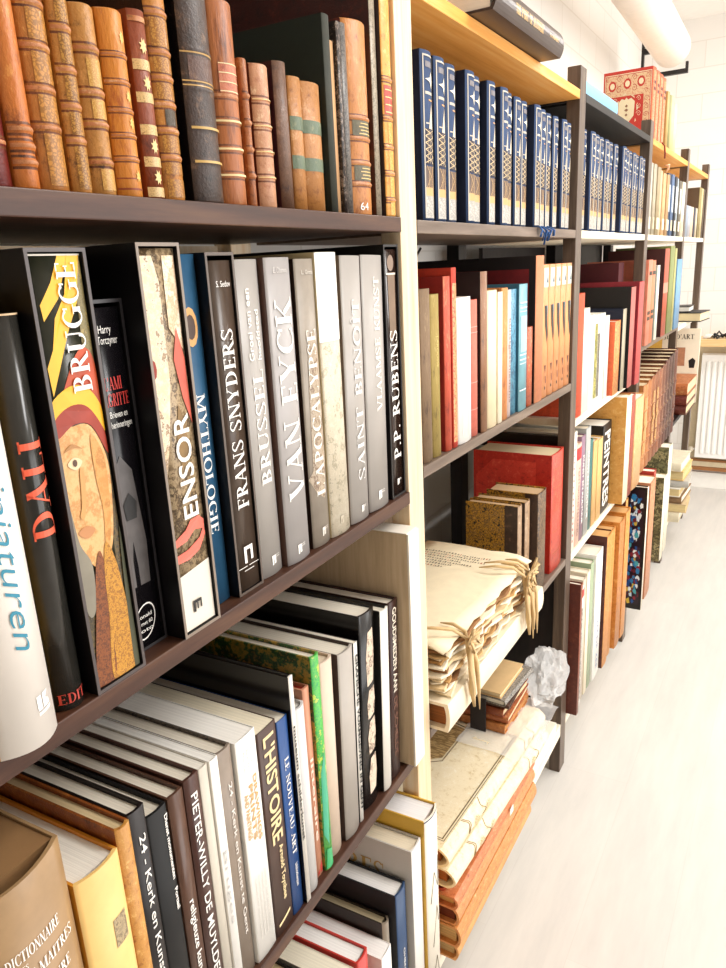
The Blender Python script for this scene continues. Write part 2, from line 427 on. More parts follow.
# ================================================================ room
def brick(key, axis):
    m, nt, b = new(key); tc = N(nt, 'ShaderNodeTexCoord'); sp = N(nt, 'ShaderNodeSeparateXYZ'); cb = N(nt, 'ShaderNodeCombineXYZ')
    nt.links.new(tc.outputs['Object'], sp.inputs[0]); nt.links.new(sp.outputs[axis], cb.inputs[0]); nt.links.new(sp.outputs[2], cb.inputs[1])
    br = N(nt, 'ShaderNodeTexBrick'); br.inputs['Scale'].default_value = 1; br.inputs['Brick Width'].default_value = .29; br.inputs['Row Height'].default_value = .14
    br.inputs['Mortar Size'].default_value = .004; br.inputs['Mortar Smooth'].default_value = .6
    br.inputs['Color1'].default_value = S('e9e5df'); br.inputs['Color2'].default_value = S('e6e1da'); br.inputs['Mortar'].default_value = S('dcd6cd')
    nt.links.new(cb.outputs[0], br.inputs['Vector']); nt.links.new(br.outputs['Color'], b.inputs['Base Color'])
    b.inputs['Roughness'].default_value = .8; bump(nt, b, br.outputs['Fac'], -.25, .003); return m
def floor_mat():
    m, nt, b = new('pale_laminate'); v = coords(nt, (6, .9, 1)); f = noise(nt, v, 3, 6, .65)
    col = ramp(nt, f, [(.3, 'ccc8c2'), (.55, 'd5d0c9'), (.8, 'dcd8d1')])
    tc = N(nt, 'ShaderNodeTexCoord'); mp = N(nt, 'ShaderNodeMapping'); mp.inputs['Rotation'].default_value = (0, 0, math.pi/2)
    nt.links.new(tc.outputs['Object'], mp.inputs['Vector'])
    br = N(nt, 'ShaderNodeTexBrick'); br.inputs['Scale'].default_value = 1; br.inputs['Brick Width'].default_value = 1.3; br.inputs['Row Height'].default_value = .19
    br.inputs['Mortar Size'].default_value = .0008; br.inputs['Color1'].default_value = (1, 1, 1, 1); br.inputs['Color2'].default_value = (.97, .97, .97, 1); br.inputs['Mortar'].default_value = (.93, .92, .91, 1)
    nt.links.new(mp.outputs[0], br.inputs['Vector'])
    mx = N(nt, 'ShaderNodeMix', data_type='RGBA', blend_type='MULTIPLY'); mx.inputs[0].default_value = 1
    nt.links.new(col, mx.inputs[6]); nt.links.new(br.outputs['Color'], mx.inputs[7]); nt.links.new(mx.outputs[2], b.inputs['Base Color'])
    b.inputs['Roughness'].default_value = .5; return m
def sbox(name, x0, x1, y0, y1, z0, z1, m, bev=0):
    mb = MB(); mb.box(x0, x1, y0, y1, z0, z1, m); return struct(mb.build(name, None, bev))
YE = 5.15
sbox('floor', -.5, 3.2, -1.6, YE, -.05, 0, floor_mat())
sbox('ceiling', -.5, 3.2, -1.6, YE, 2.78, 2.83, plain('f4f0ea', .9, .02))
sbox('wall_left', -.56, -.5, -1.6, YE+.06, 0, 2.83, brick('painted_brick_wall_left', 1))
sbox('wall_near_light_block', -.5, 3.2, -1.66, -1.6, 0, 2.83, plain('e8e2d8', .9, .02))  # unseen wall added behind the camera to block ambient light from the back
sbox('wall_end', -.5, 3.2, YE, YE+.06, 0, 2.83, brick('painted_brick_wall_end', 0))
BROWNW = wood('brown_varnished_wood', '8a5a34', 'a06c42', 'b47f52', (1, 20, 20), .4)
BEIGE = plain('d9c7a6', .6, .05)
mb = MB(); mb.box(-.49, 3.1, YE-.02, YE, 0, .105, plain('f2eee6', .5, .02)); struct(mb.build('baseboard_end', None, .002))
mb = MB(); mb.box(-.49, 3.1, YE-.05, YE, .125, .15, BROWNW); mb.box(-.49, 3.1, YE-.045, YE, .15, .185, BEIGE); mb.box(-.49, 3.1, YE-.05, YE, .185, .2, BROWNW); struct(mb.build('trim_1', None, .002))
mb = MB(); mb.box(-.08, 3.1, YE-.03, YE, .2, .93, BEIGE); struct(mb.build('trim_2'))
# sill board above the radiator
mb = MB(); mb.box(-.05, 1.7, YE-.2, YE, .94, .985, wood('sill_board', 'dcb176', 'e6c08a', 'efce9f', (1, 20, 20), .4)); o = mb.build('window_sill', None, .003); struct(o); o.name = 'trim_3'
# radiator
rad = empty('radiator', False, .55, YE-.04, .22); tag(rad, 'white ribbed panel radiator mounted under the wooden sill at the far wall', 'radiator')
RW = plain('f6f3ee', .35, .01)
mb = MB(); mb.box(-.575, .6, -.05, -.03, 0, .66, RW)
x = -.545
while x < .57:
    mb.box(x, x+.018, -.058, -.05, .03, .62, RW); x += .034
mb.build('panel', rad, .003)
mb = MB(); mb.box(-.575, .6, -.03, .0, .655, .665, RW); mb.build('top_grille', rad)
mb = MB(); mb.tube([(-.62, -.03, -.19), (-.62, -.03, .05), (-.575, -.03, .05)], .008, RW); mb.build('pipe', rad)
mb = MB(); mb.tube([(-.6, -.06, .05), (-.6, -.02, .05)], .016, ink('c9bda8')); mb.build('valve', rad)
# things on the sill
mb = MB()
for k in range(9): mb.tube([(.0+.02*k, YE-.15+.05*math.sin(k*1.7), .9865+.006), (.02+.02*k, YE-.10+.04*math.cos(k*2.3), 1.0+.012*(k % 3)), (.05+.02*k, YE-.14, .995)], .006, BLACK)
o = mb.build('cable_coil'); tag(o, 'tangled black cable lying on the sill above the radiator', 'cable')
sc_ = MB(); 
for k in range(5): sc_.tube([(-.02+.008*k, YE-.17, .9865+.004), (.0+.007*k, YE-.15, 1.01), (.02+.004*k, YE-.12, .992)], .004, ink('ded8d0'))
tag(sc_.build('cord'), 'small light grey cord bundle at the left end of the sill', 'cord')
# roll on a black rail at the end of the racks
mb = MB(); mb.tube([(-.205, 2.6, 2.53), (-.205, 4.38, 2.477), (-.205, 4.42, 2.475)], [.088, .088, .07], plain('e9e0d4', .7, .03), 28)
tag(mb.build('paper_roll'), 'long thick off-white paper roll hanging high above the racks, carried on a black bracket', 'roll')
e = empty('roll_bracket', False, -.345, 4.43, 2.42); tag(e, 'black stepped bracket with upturned hook under the far end of the paper roll', 'bracket')
mb = MB(); mb.box(-.012, .0, -.012, .012, -.494, .20, BLACK); mb.build('rail', e)
mb = MB(); mb.box(.0, .06, -.012, .012, .06, .085, BLACK); mb.build('upper_arm', e)
mb = MB(); mb.box(.0, .215, -.012, .012, -.055, -.035, BLACK); mb.build('lower_arm', e)
mb = MB(); mb.box(.203, .215, -.012, .012, -.035, -.004, BLACK); mb.build('hook', e)
mb = MB(); mb.tube([(-.09, 2.8, 2.60), (-.10, 3.62, 2.578)], .012, BROWNW); mb.tube([(-.10, 3.62, 2.578), (-.1002, 3.64, 2.5775)], .013, BLACK)
tag(mb.build('wooden_rod'), 'brown wooden rod with a black tip lying along the side of the paper roll', 'rod')


# ================================================================ racks
def shelf(label, near, y0, y1, ztop, m, x0=-.30, x1=0, th=.019, name='shelf_board'):
    e = MB(); e.box(x0, x1, -(y1-y0)/2, (y1-y0)/2, -th, 0, m); o = e.build(name, None, .0012)
    o.location = place(near, 0, (y0+y1)/2, ztop); o.rotation_euler = (0, 0, NR if near else 0)
    return tag(o, label, 'shelf')
def upright(label, y0, y1, h, mf, mr, x1=0, rails=True, panel=0):
    e = empty('bookcase_upright', False, 0, (y0+y1)/2, 0); tag(e, label, 'frame'); hw = (y1-y0)/2
    mb = MB(); mb.box(x1-.032, x1, -hw, hw, 0, h, mf); mb.build('front_post', e, .0015)
    mb = MB(); mb.box(-.345, -.31, -hw, hw, 0, h, mr); mb.build('rear_post', e, .0015)
    if panel:
        mb = MB(); mb.box(-.31, x1-.032, -.006, .006, .05, panel, mr); mb.build('side_panel', e)
    if rails:
        for z in ((.08, 1.0, h-.07) if not panel else (1.0, h-.07)):
            mb = MB(); mb.box(-.31, x1-.032, -.008, .008, z, z+.04, mr); mb.build('rail', e)
    return e
upright('pale pine end frame with knots, nearest post of the row', .977, 1.029, 2.3, PINEPOST, PINEPOST, rails=False)
upright('grey-brown stained frame right of the red half-leather folio', 1.91, 1.962, 1.926, POSTWOOD, BLACKWOOD, panel=.68)
upright('grey-brown stained frame with dark top in front of the red gilt volumes', 2.805, 2.86, 1.926, POSTWOOD, BLACKWOOD)
upright('thin dark frame, second from the radiator end', 3.70, 3.75, 1.926, POSTWOOD, BLACKWOOD)
upright('dark end frame nearest the radiator wall', 4.44, 4.49, 1.926, POSTWOOD, BLACKWOOD)
# near shelves
shelf('dark stained shelf carrying the antique leather books', 1, -1.05, -.0595, 1.566, DARKWOOD, th=.02)
shelf('dark stained shelf carrying the large art books in slipcases', 1, -1.05, -.0595, 1.163, DARKWOOD, th=.02)
shelf('dark stained shelf carrying the tightly packed exhibition books', 1, -1.05, -.0595, .692, DARKWOOD, th=.02)
shelf('low dark shelf under the cream and navy books at the bottom', 1, -1.05, -.0595, .2, DARKWOOD, th=.02)
# second bay
shelf('thick pine top board with knots above the blue encyclopedia', 0, 1.031, 1.908, 1.874, PINE, th=.02)
shelf('grey-brown shelf under the nearest run of blue volumes', 0, 1.031, 1.908, 1.564, GREYWOOD)
shelf('grey-brown shelf under the red, white and orange books', 0, 1.031, 1.908, 1.188, GREYWOOD)
shelf('grey-brown shelf under the marbled books and the tied papers', 0, 1.031, 1.908, .70, GREYWOOD)
shelf('cream bottom shelf under the vellum folios', 0, 1.031, 1.908, .17, CREAMWOOD, th=.04)
shelf('dark top shelf carrying the pale blue flat book', 0, 1.964, 2.803, 1.874, wood('black_top_shelf', '14100e', '1f1916', '2c2420', (20, 1.5, 20), .5))
shelf('cream shelf under the second run of blue volumes', 0, 1.964, 2.803, 1.564, CREAMWOOD)
shelf('white shelf under the orange book and the white books', 0, 1.964, 2.803, 1.08, CREAMWOOD)
shelf('cream shelf under the paperback row of the third bay', 0, 1.964, 2.803, .69, CREAMWOOD)
shelf('cream bottom shelf of the third bay behind the dark brown board', 0, 1.964, 2.803, .17, CREAMWOOD, th=.03)
shelf('pine top board carrying the red gilt volumes', 0, 2.862, 3.698, 1.874, PINE)
shelf('light shelf under the mixed tan and navy volumes of the fourth bay', 0, 2.862, 3.698, 1.564, CREAMWOOD)
shelf('tan shelf under the salmon and green books of the fourth bay', 0, 2.862, 3.698, 1.175, GREYWOOD)
shelf('shelf under the row of brown leather volumes', 0, 2.862, 3.698, .69, CREAMWOOD)
shelf('bottom shelf of the fourth bay behind the stained glass book', 0, 2.862, 3.698, .17, CREAMWOOD)
shelf('pine top board of the last bay by the brick wall', 0, 3.752, 4.438, 1.874, PINE)
shelf('white shelf under the pale magazines of the last bay', 0, 3.752, 4.438, 1.564, CREAMWOOD)
shelf('light shelf under the two flat books of the last bay', 0, 3.752, 4.438, 1.166, CREAMWOOD)
shelf('shelf under the stack of brown leather books in the last bay', 0, 3.752, 4.438, .70, BLACKWOOD)
shelf('bottom shelf of the last bay under the piled books', 0, 3.752, 4.438, .17, CREAMWOOD)
# back boards and braces
def back(label, near, y0, y1, z0, z1, m, x=-.36, name='back_board'):
    mb = MB(); mb.box(x, x+.012, -(y1-y0)/2, (y1-y0)/2, -(z1-z0)/2, (z1-z0)/2, m); o = mb.build(name)
    o.location = place(near, 0, (y0+y1)/2, (z0+z1)/2); o.rotation_euler = (0, 0, NR if near else 0); return tag(o, label, 'board')
back('dark back panel behind the antique leather books', 1, -1.05, -.07, 1.60, 2.25, BLACKWOOD)
back('dark back panel behind the slipcased art books', 1, -1.05, -.07, .72, 1.50, BLACKWOOD)
back('raw plywood strip seen above the art books', 1, -1.05, -.07, 1.505, 1.545, PINEPOST, -.335)
back('black back panel above the second run of blue volumes', 0, 1.97, 2.80, 1.57, 1.86, BLACKWOOD)
back('black back panel behind the tied papers', 0, 1.55, 1.90, .2, .66, BLACKWOOD)
back('dark panel behind the salmon books of the fourth bay', 0, 2.86, 3.70, .72, 1.55, BLACKWOOD)
back('black back panel behind the blue encyclopedia', 0, 1.04, 1.9, 1.57, 1.85, BLACKWOOD)
back('dark panel in the upper third bay above the dark red volume', 0, 2.18, 2.80, 1.1, 1.54, BLACKWOOD)
back('black panel behind the lowest books of the third bay', 0, 1.97, 2.80, .18, .66, BLACKWOOD)
back('amber wooden board behind the red half-leather folio', 0, 1.3, 1.905, .95, 1.15, PINE, -.36)
mb = MB(); mb.box(-.346, -.335, 1.031, 1.905, 1.46, 1.49, BLACK); tag(mb.build('cross_brace'), 'black horizontal bar behind the red books of the second bay', 'brace')
mb = MB(); mb.tube([(-.34, 1.6, 1.44), (-.34, 1.74, 1.54)], .003, BLACK); tag(mb.build('brace_wire'), 'thin black diagonal wire near the rear post of the second bay', 'wire')

# ================================================================ near bay, top row: antique leather books
ZA = 1.566
def flower(b, zs, m, k=.006, yc=0):
    for z in zs:
        pts = []
        for i in range(16):
            a = 2*math.pi*i/16; r_ = k*(1 if i % 2 else .55); pts.append((yc+r_*.8*math.cos(a), z+r_*1.2*math.sin(a)))
        patch(b, pts, m, .0006, 'gilt_flower')
LG = 'gilt'
ORG = leather('c06c28', '74340e', 'e8a858', streak=.5); TAN = leather('ac6a28', '5c300e', 'dca458', streak=.6)
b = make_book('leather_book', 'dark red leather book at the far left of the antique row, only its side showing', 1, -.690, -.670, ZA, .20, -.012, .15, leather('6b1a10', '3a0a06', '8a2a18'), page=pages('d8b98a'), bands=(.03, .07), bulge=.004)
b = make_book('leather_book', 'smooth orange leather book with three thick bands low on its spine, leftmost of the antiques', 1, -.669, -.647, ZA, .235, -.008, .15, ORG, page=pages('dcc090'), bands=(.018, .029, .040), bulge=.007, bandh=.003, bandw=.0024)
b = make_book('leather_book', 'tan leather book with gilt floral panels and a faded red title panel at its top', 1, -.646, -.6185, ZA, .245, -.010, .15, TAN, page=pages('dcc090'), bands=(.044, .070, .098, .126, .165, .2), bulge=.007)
for z0_, z1_ in ((.004, .040), (.048, .066), (.074, .094), (.102, .122)): strip(b, z0_, z1_, gilt('c98a3a', '8a5a24', 230, .5), -.55, .8, name='gilt_panel')
strip(b, .130, .150, leather('b45a3c', streak=.5), -.6, .85, name='title_label')
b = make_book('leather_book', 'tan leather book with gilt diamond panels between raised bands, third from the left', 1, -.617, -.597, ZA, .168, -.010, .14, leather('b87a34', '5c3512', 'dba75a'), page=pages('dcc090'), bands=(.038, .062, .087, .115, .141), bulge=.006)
for z0_, z1_ in ((.003, .034), (.042, .058), (.066, .083), (.091, .111), (.119, .137)): strip(b, z0_, z1_, gilt('c08a3c', '6e4218', 300, .48), -.6, .85, name='gilt_panel')
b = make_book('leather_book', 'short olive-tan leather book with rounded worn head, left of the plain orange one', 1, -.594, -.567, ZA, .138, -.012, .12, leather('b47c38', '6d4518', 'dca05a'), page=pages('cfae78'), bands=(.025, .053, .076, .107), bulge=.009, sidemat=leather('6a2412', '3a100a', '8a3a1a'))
for z0_, z1_ in ((.004, .02), (.057, .071), (.08, .1)): strip(b, z0_, z1_, gilt('b9813a', 'd9b060', 380, .42), -.5, .8, name='gilt_panel')
b = make_book('leather_book', 'bright orange leather book with five fine bands and small gilt flowers', 1, -.566, -.5375, ZA, .141, -.011, .12, leather('cc7e28', 'a04e14', 'e2a04a', streak=.3), page=pages('dcc090'), bands=(.030, .048, .067, .088, .108), bulge=.009, bandh=.0016, bandw=.0014)
flower(b, (.017, .058, .078, .121), ink('e0b45c', .35), .0045, .003)
strip(b, .006, .0075, ink('8a3a12'), name='fillet'); strip(b, .0145, .0155, ink('8a3a12'), name='fillet')
b = make_book('leather_book', 'narrow red-brown leather book with cream label bands and gilt flowers', 1, -.5345, -.5135, ZA, .147, -.012, .12, leather('8a4224', '5c2614', 'a86038', streak=.5), page=pages('cfae78'), bulge=.005)
for z0_ in (.002, .0265, .052, .077, .102): strip(b, z0_, z0_+.008, gilt('e2c083', '8a5a2a', 420, .36), name='cream_band')
flower(b, (.018, .043, .092, .12), ink('e6c784', .35), .0055)
strip(b, .138, .142, leather('b5703c'), name='head_band')
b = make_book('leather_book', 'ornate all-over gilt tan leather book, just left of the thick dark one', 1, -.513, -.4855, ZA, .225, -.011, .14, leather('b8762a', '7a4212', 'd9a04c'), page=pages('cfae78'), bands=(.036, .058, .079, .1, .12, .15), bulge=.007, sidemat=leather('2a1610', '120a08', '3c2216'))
for z0_, z1_ in ((.003, .018), (.022, .032), (.040, .054), (.083, .096), (.104, .116), (.124, .146)): strip(b, z0_, z1_, gilt('c28a3c', '8a5420', 300, .5), -.8, .85, name='gilt_panel')
strip(b, .062, .075, leather('4a3a24', '2c2416', '6a5836'), -.5, .5, name='dark_label')
b = make_book('leather_book', 'thick dark grey-brown leather volume with a worn label near its top, black side showing', 1, -.474, -.4295, ZA, .235, -.008, .16, leather('3c2a20', '1e1410', '7c5c44'), page=pages('c8a878'), bands=(.036, .065, .098, .130), bulge=.009, bandh=.0012, groove=False, sidemat=leather('0c0807', '060404', '1c1310'))
for z0_ in (.036, .065): strip(b, z0_-.001, z0_+.0012, ink('caa45e', .4), -.9, .9, off=.0016, name='gilt_line')
strip(b, .105, .125, leather('5c4034', '4a3028', '8a6850'), -.75, .8, name='title_label')
for z0_ in (.1, .1035, .127): strip(b, z0_, z0_+.0012, ink('c49a5a', .4), name='gilt_line')
b = make_book('leather_book', 'tall light brown streaked leather book with a red label, right of the thick dark one', 1, -.4285, -.388, ZA, .182, -.010, .15, leather('a8602c', '5c2a10', 'd8a468', streak=.15), page=pages('dcc090'), bands=(.028, .052, .077, .1), bulge=.011, bandh=.0008)
for z0_ in (.028, .052, .077): strip(b, z0_-.0008, z0_+.001, ink('f0d49a', .5), off=.0012, name='gilt_line')
strip(b, .102, .128, leather('c07050', '9a4a34', 'd89870'), -.7, 1, name='red_label')
for z0_ in (.103, .111, .119, .127): strip(b, z0_, z0_+.0009, ink('f0d9a8', .5), -.7, 1, .0009, name='gilt_line')
b = make_book('leather_book', 'thin small brown leather book squeezed right of the light brown streaked one', 1, -.387, -.3755, ZA, .139, -.013, .11, leather('a05c2c', '5a2c12', 'd0945a'), page=pages('dcc090'), bands=(.03, .055, .08, .105), bulge=.003)
b = make_book('leather_book', 'small pinkish tan leather book with rubbed gilt bands', 1, -.366, -.3345, ZA, .139, -.012, .11, leather('bf8862', 'a0603c', 'e8c8a0'), page=pages('dcc090'), bands=(.03, .055, .08, .105), bulge=.008, bandh=.0006, sidemat=leather('5c1e12', '3a120a', '7a3220'))
for z0_ in (.03, .055, .08, .105): strip(b, z0_, z0_+.001, ink('e8c98c', .5), off=.0012, name='gilt_line')
b = make_book('leather_book', 'small dark grey-brown leather book with frayed tail, left of the mottled pair', 1, -.3275, -.3025, ZA, .148, -.012, .11, leather('6a4a36', '45302a', '94705a'), page=pages('caa878'), bulge=.006, sidemat=leather('38141a', '200c0c', '4a2420'))
for nm, (y0_, y1_), lb in (('a', (-.302, -.2755), 'left volume of the mottled tan pair with two green labels'), ('b', (-.275, -.2305), 'wider right volume of the mottled tan pair with two green labels')):
    b = make_book('leather_book', lb, 1, y0_, y1_, ZA, .138, -.012, .11, leather('b4783c', '8a5024', 'dcb080'), page=pages('dcc090'), bulge=.008 if nm == 'b' else .005)
    strip(b, .044, .058, leather('5c6a50', '4a5640', '8a8a68'), name='green_label'); strip(b, .084, .098, leather('5c6a50', '4a5640', '8a8a68'), name='green_label')
b = make_book('cloth_book', 'tall dark green cloth book whose wide cover shows behind the small antiques', 1, -.2295, -.2125, ZA, .214, -.010, .20, cloth('162016'), spine=cloth('2c2e22'), page=pages('dcc090'), bulge=.002)
b = make_book('thin_book', 'thin beige paper-covered book between the green book and the black marbled one', 1, -.212, -.1965, ZA, .192, -.016, .16, plain('c89a6c'), page=pages('dcc090'), bulge=.001, soft=True)
b = make_book('thin_book', 'thin black marbled-paper book with speckled spine', 1, -.196, -.1855, ZA, .214, -.012, .16, marbled('15100e', '3a2a22', 'a89484', 140), page=pages('c8b090'), bulge=.001)
b = make_book('thin_book', 'grey marbled-paper book beside the black marbled one', 1, -.185, -.1705, ZA, .215, -.012, .16, marbled('4a4440', '7c746c', '2a2624', 160), page=pages('c8b090'), bulge=.002)
b = make_book('leather_book', 'orange-brown leather book with two dark green lettered labels', 1, -.166, -.1075, ZA, .226, -.010, .17, leather('c07a38', '8a4416', 'dda05c', streak=.6), page=pages('dcc090'), bands=(.038, .063, .092, .116), bulge=.013, sidemat=leather('5a1c12', '340e0a', '7a3018'))
for z0_, z1_ in ((.042, .060), (.095, .113)):
    strip(b, z0_, z1_, leather('5a5238', '454030', '7a6c48'), -.75, .8, name='green_label')
    for k in range(4): strip(b, z0_+.002+.004*k, z0_+.0032+.004*k, ink('d9b874'), -.45+.08*(k % 2), .5-.07*k, .0009, name='label_line')
title(b, '64', WHITE, -.016, -.002, .010, yc=.006, horiz=True, serif=False, name='shelf_mark')
b = make_book('leather_book', 'tall grey marbled volume between the orange-brown and the yellow leather books', 1, -.107, -.0905, ZA, .30, -.012, .31, marbled('8e8270', 'b0a088', '6a6050', 130), page=pages('dcc090'), bulge=.002, sidemat=leather('3a120c', '1e0a08', '5a2014'))
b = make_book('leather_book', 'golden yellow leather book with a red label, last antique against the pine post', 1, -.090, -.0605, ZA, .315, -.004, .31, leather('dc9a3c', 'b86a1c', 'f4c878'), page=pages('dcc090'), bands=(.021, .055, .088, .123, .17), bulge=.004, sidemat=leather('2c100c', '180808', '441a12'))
strip(b, .128, .163, ink('b8402c', .4), -.8, .75, name='red_label')
for z0_ in (.130, .139, .148, .157): strip(b, z0_, z0_+.0012, ink('f4d48c', .4), -.7, .7, .0009, name='gilt_line')
for z0_, z1_ in ((.002, .018), (.025, .051), (.059, .084), (.092, .119)): strip(b, z0_, z1_, gilt('e8b048', 'd0882c', 160, .5), -.45, .55, name='gilt_panel')

# ================================================================ near bay, second row: large art books
ZB = 1.163
BK = plain('120f10', .35, .1); BKG = gloss('1a1614'); RIM = ink('4c4240', .4)
def logo_m(b, z, yc, s, m):
    """publisher's mark: a comb of three teeth lying on its side with two fine rules"""
    mb = MB(); 
    def q(a0, a1, c0, c1): mb.add(on_spine(b, [(yc+a0*s, z+c0*s), (yc+a1*s, z+c0*s), (yc+a1*s, z+c1*s), (yc+a0*s, z+c1*s)], .0008), [(0, 1, 2, 3)], m)
    q(-.5, .1, .6, .95); q(-.5, -.3, 0, .6); q(-.2, -.02, .1, .6); q(.0+.02, .12, .1, .6)
    q(.15, .8, .85, .9); q(.15, .8, .65, .7); mb.build('publisher_mark', b.cover)
b = make_book('art_book', 'white rounded-spine book with turquoise italic lettering, leftmost of the art books', 1, -.7785, -.727, ZB, .335, .014, .25, plain('f2e9df', .35, .02), sidemat=plain('e0a83c', .4), page=pages(), bulge=.012)
title(b, 'miniaturen', ink('2e86a0'), .080, .238, .019, yc=.005, up=False, serif=False, bold=-.01, shear=.35)
patch(b, [(.004, .024), (.018, .024), (.018, .0265), (.004, .0265)], ink('fffdf8'), name='publisher_mark'); patch(b, [(.004, .028), (.0085, .028), (.0085, .040), (.004, .040)], ink('fffdf8'), name='publisher_mark'); patch(b, [(.010, .028), (.017, .028), (.017, .032), (.013, .035), (.017, .040), (.010, .040)], ink('fffdf8'), name='publisher_mark')
b = make_book('art_book', 'glossy black rounded art book with large orange-red DALI on the spine', 1, -.7165, -.687, ZB, .318, -.004, .24, plain('2c2a26', .18, .2), bulge=.009, sidemat=BK)
title(b, 'DALI', ink('f0684a'), .148, .226, .021, yc=.001, up=True, bold=0)
title(b, 'EDIT', ink('b8392c'), -.013, .010, .009, yc=.006, horiz=True)
strip(b, .3165, .3178, ink('d8b890', .5), name='headband')
# Brugge in its slipcase
slipcase('black slipcase with grey edges around the book lettered BRUGGE', 1, -.684, -.6275, ZB, .362, .0, .26, BK, RIM)
b = make_book('art_book', 'art book lettered BRUGGE with a turbaned portrait in yellow and gold on the spine', 1, -.6800, -.6312, ZB+.0034, .3545, -.0025, .24, plain('2a2a1e', .3, .25), bulge=.001, inset=.003)
W2 = b.w/2; YEL = plain('f0b41e', .35, .08); TANP = plain('e8b06a', .35, .12)
def smooth(pts, n=5):
    """closed rounded outline through the given points"""
    out = []; m_ = len(pts)
    for i in range(m_):
        p0, p1, p2_, p3_ = (pts[(i+k-1) % m_] for k in range(4))
        for q in range(n):
            t = q/n; f = lambda a, b_, c, d: .5*((2*b_)+(-a+c)*t+(2*a-5*b_+4*c-d)*t*t+(-a+3*b_-3*c+d)*t**3)
            out.append((max(-W2*.985, min(W2*.985, f(p0[0], p1[0], p2_[0], p3_[0]))), max(.0006, min(.3538, f(p0[1], p1[1], p2_[1], p3_[1])))))
    return out
def art(pts, m, off, name, sm=True): patch(b, smooth([(u*W2, z) for u, z in pts]) if sm else [(u*W2, z) for u, z in pts], m, off, name)
art([(-.97, .002), (.97, .002), (.97, .26), (-.97, .22)], marbled('4a3c22', '6a5428', '2c2416', 60), .0003, 'dark_ground', False)
art([(.5, .26), (.97, .26), (.97, .3535), (.7, .3535)], marbled('6a5c34', '8a7a48', 'a89050', 60), .0003, 'landscape', False)
art([(-.8, .318), (-.75, .306), (-.1, .322), (.5, .3535), (.1, .3535), (-.3, .334)], YEL, .0004, 'yellow_ribbon', False)
art([(-.9, .272), (-.85, .25), (-.5, .268), (.05, .296), (.6, .318), (.95, .3535), (.45, .3535), (.15, .325), (-.35, .308), (-.6, .285)], YEL, .0005, 'yellow_ribbon', False)
art([(-.97, .236), (-.5, .252), (.1, .276), (.6, .284), (.97, .27), (.97, .22), (0, .235)], plain('b84820', .4, .25), .0006, 'red_turban')
art([(-.97, .232), (-.3, .24), (.4, .236), (.97, .215), (.97, .235), (.5, .252), (-.2, .256), (-.97, .246)], YEL, .0008, 'yellow_brim')
art([(-.97, .218), (-.3, .226), (.4, .222), (.97, .196), (.97, .214), (.4, .237), (-.3, .241), (-.97, .232)], plain('9c3016', .4, .25), .0009, 'red_brim')
FACE = marbled('d9a262', 'e3b478', 'c88c4c', 22)
art([(-.97, .217), (-.3, .225), (.4, .221), (.9, .19), (.8, .15), (.55, .12), (.1, .104), (-.4, .108), (-.8, .13), (-.97, .16)], FACE, .0007, 'face')
art([(.3, .215), (.75, .195), (.7, .155), (.45, .122), (.2, .115), (.35, .15), (.25, .18)], marbled('c9893e', 'd49a54', 'b87830', 30), .0010, 'cheek')
art([(-.35, .19), (-.2, .188), (-.28, .165), (-.45, .150), (-.62, .152), (-.5, .16), (-.42, .175)], plain('d09a5a', .35, .08), .0010, 'nose')
art([(-.78, .196), (-.5, .2008), (-.2, .196), (-.48, .1905)], ink('e8cfa4'), .0011, 'eye_white')
patch(b, [(-W2*.5+.0022*math.cos(i*.785), .1962+.003*math.sin(i*.785)) for i in range(8)], ink('5a3c26'), .0014, 'iris')
art([(-.85, .206), (-.5, .2115), (-.12, .206), (-.48, .2085)], ink('b07c44'), .0011, 'eyebrow')
art([(-.8, .139), (-.45, .143), (-.1, .138), (-.45, .1325)], ink('c48654'), .0011, 'lips')
art([(-.97, .16), (-.8, .13), (-.45, .108), (-.6, .07), (-.97, .075)], plain('8c8474', .5, .15), .0009, 'grey_collar')
art([(-.97, .001), (-.2, .001), (-.05, .05), (.1, .09), (-.05, .118), (-.35, .105), (-.6, .07), (-.9, .03)], marbled('6a3410', '94501a', '4a1e08', 200), .0010, 'brown_fur', True)
art([(-.3, .001), (.75, .001), (.8, .05), (.6, .1), (.25, .124), (.0, .10), (-.1, .06)], marbled('a86c18', 'd49a30', '7c440e', 260), .0011, 'gold_fur')
art([(.72, .001), (.97, .001), (.97, .13), (.8, .08)], plain('4a4a34', .5, .2), .0012, 'dark_corner')
title(b, 'BRUGGE', WHITE, .250, .348, .0185, yc=W2*.30, up=True, off=.0016)
logo_m(b, .004, .006, .013, WHITE)
strip(b, .3530, .3543, ink('e8dfd0'), name='page_line')
# Magritte
slipcase('black slipcase recessed between the BRUGGE and ENSOR cases', 1, -.6265, -.578, ZB, .322, -.020, .24, BK, ink('2e2a2c', .4))
b = make_book('art_book', 'black book about Magritte with small white and red lettering and a bowler-hat photograph', 1, -.6228, -.5818, ZB+.0034, .312, -.0215, .22, plain('171417', .25, .2), bulge=.001)
title(b, 'Harry', WHITE, -.006, .008, .007, yc=.291, horiz=True, serif=False); title(b, 'Torczyner', WHITE, -.008, .014, .007, yc=.282, horiz=True, serif=False)
title(b, "L'AMI", ink('d23428'), -.008, .012, .011, yc=.243, horiz=True); title(b, 'MAGRITTE', ink('d23428'), -.016, .018, .011, yc=.229, horiz=True)
title(b, 'Brieven en', WHITE, -.006, .014, .006, yc=.219, horiz=True, serif=False); title(b, 'herinneringen', WHITE, -.006, .018, .006, yc=.210, horiz=True, serif=False)
patch(b, [(-.018, .06), (.014, .06), (.016, .10), (.010, .17), (-.002, .185), (-.012, .17), (-.018, .11)], plain('5c5654', .3, .3), name='grey_photo')
patch(b, [(-.004, .125), (.008, .125), (.010, .14), (.002, .15), (-.006, .14)], BLACK, .0008, name='photo_shadow')
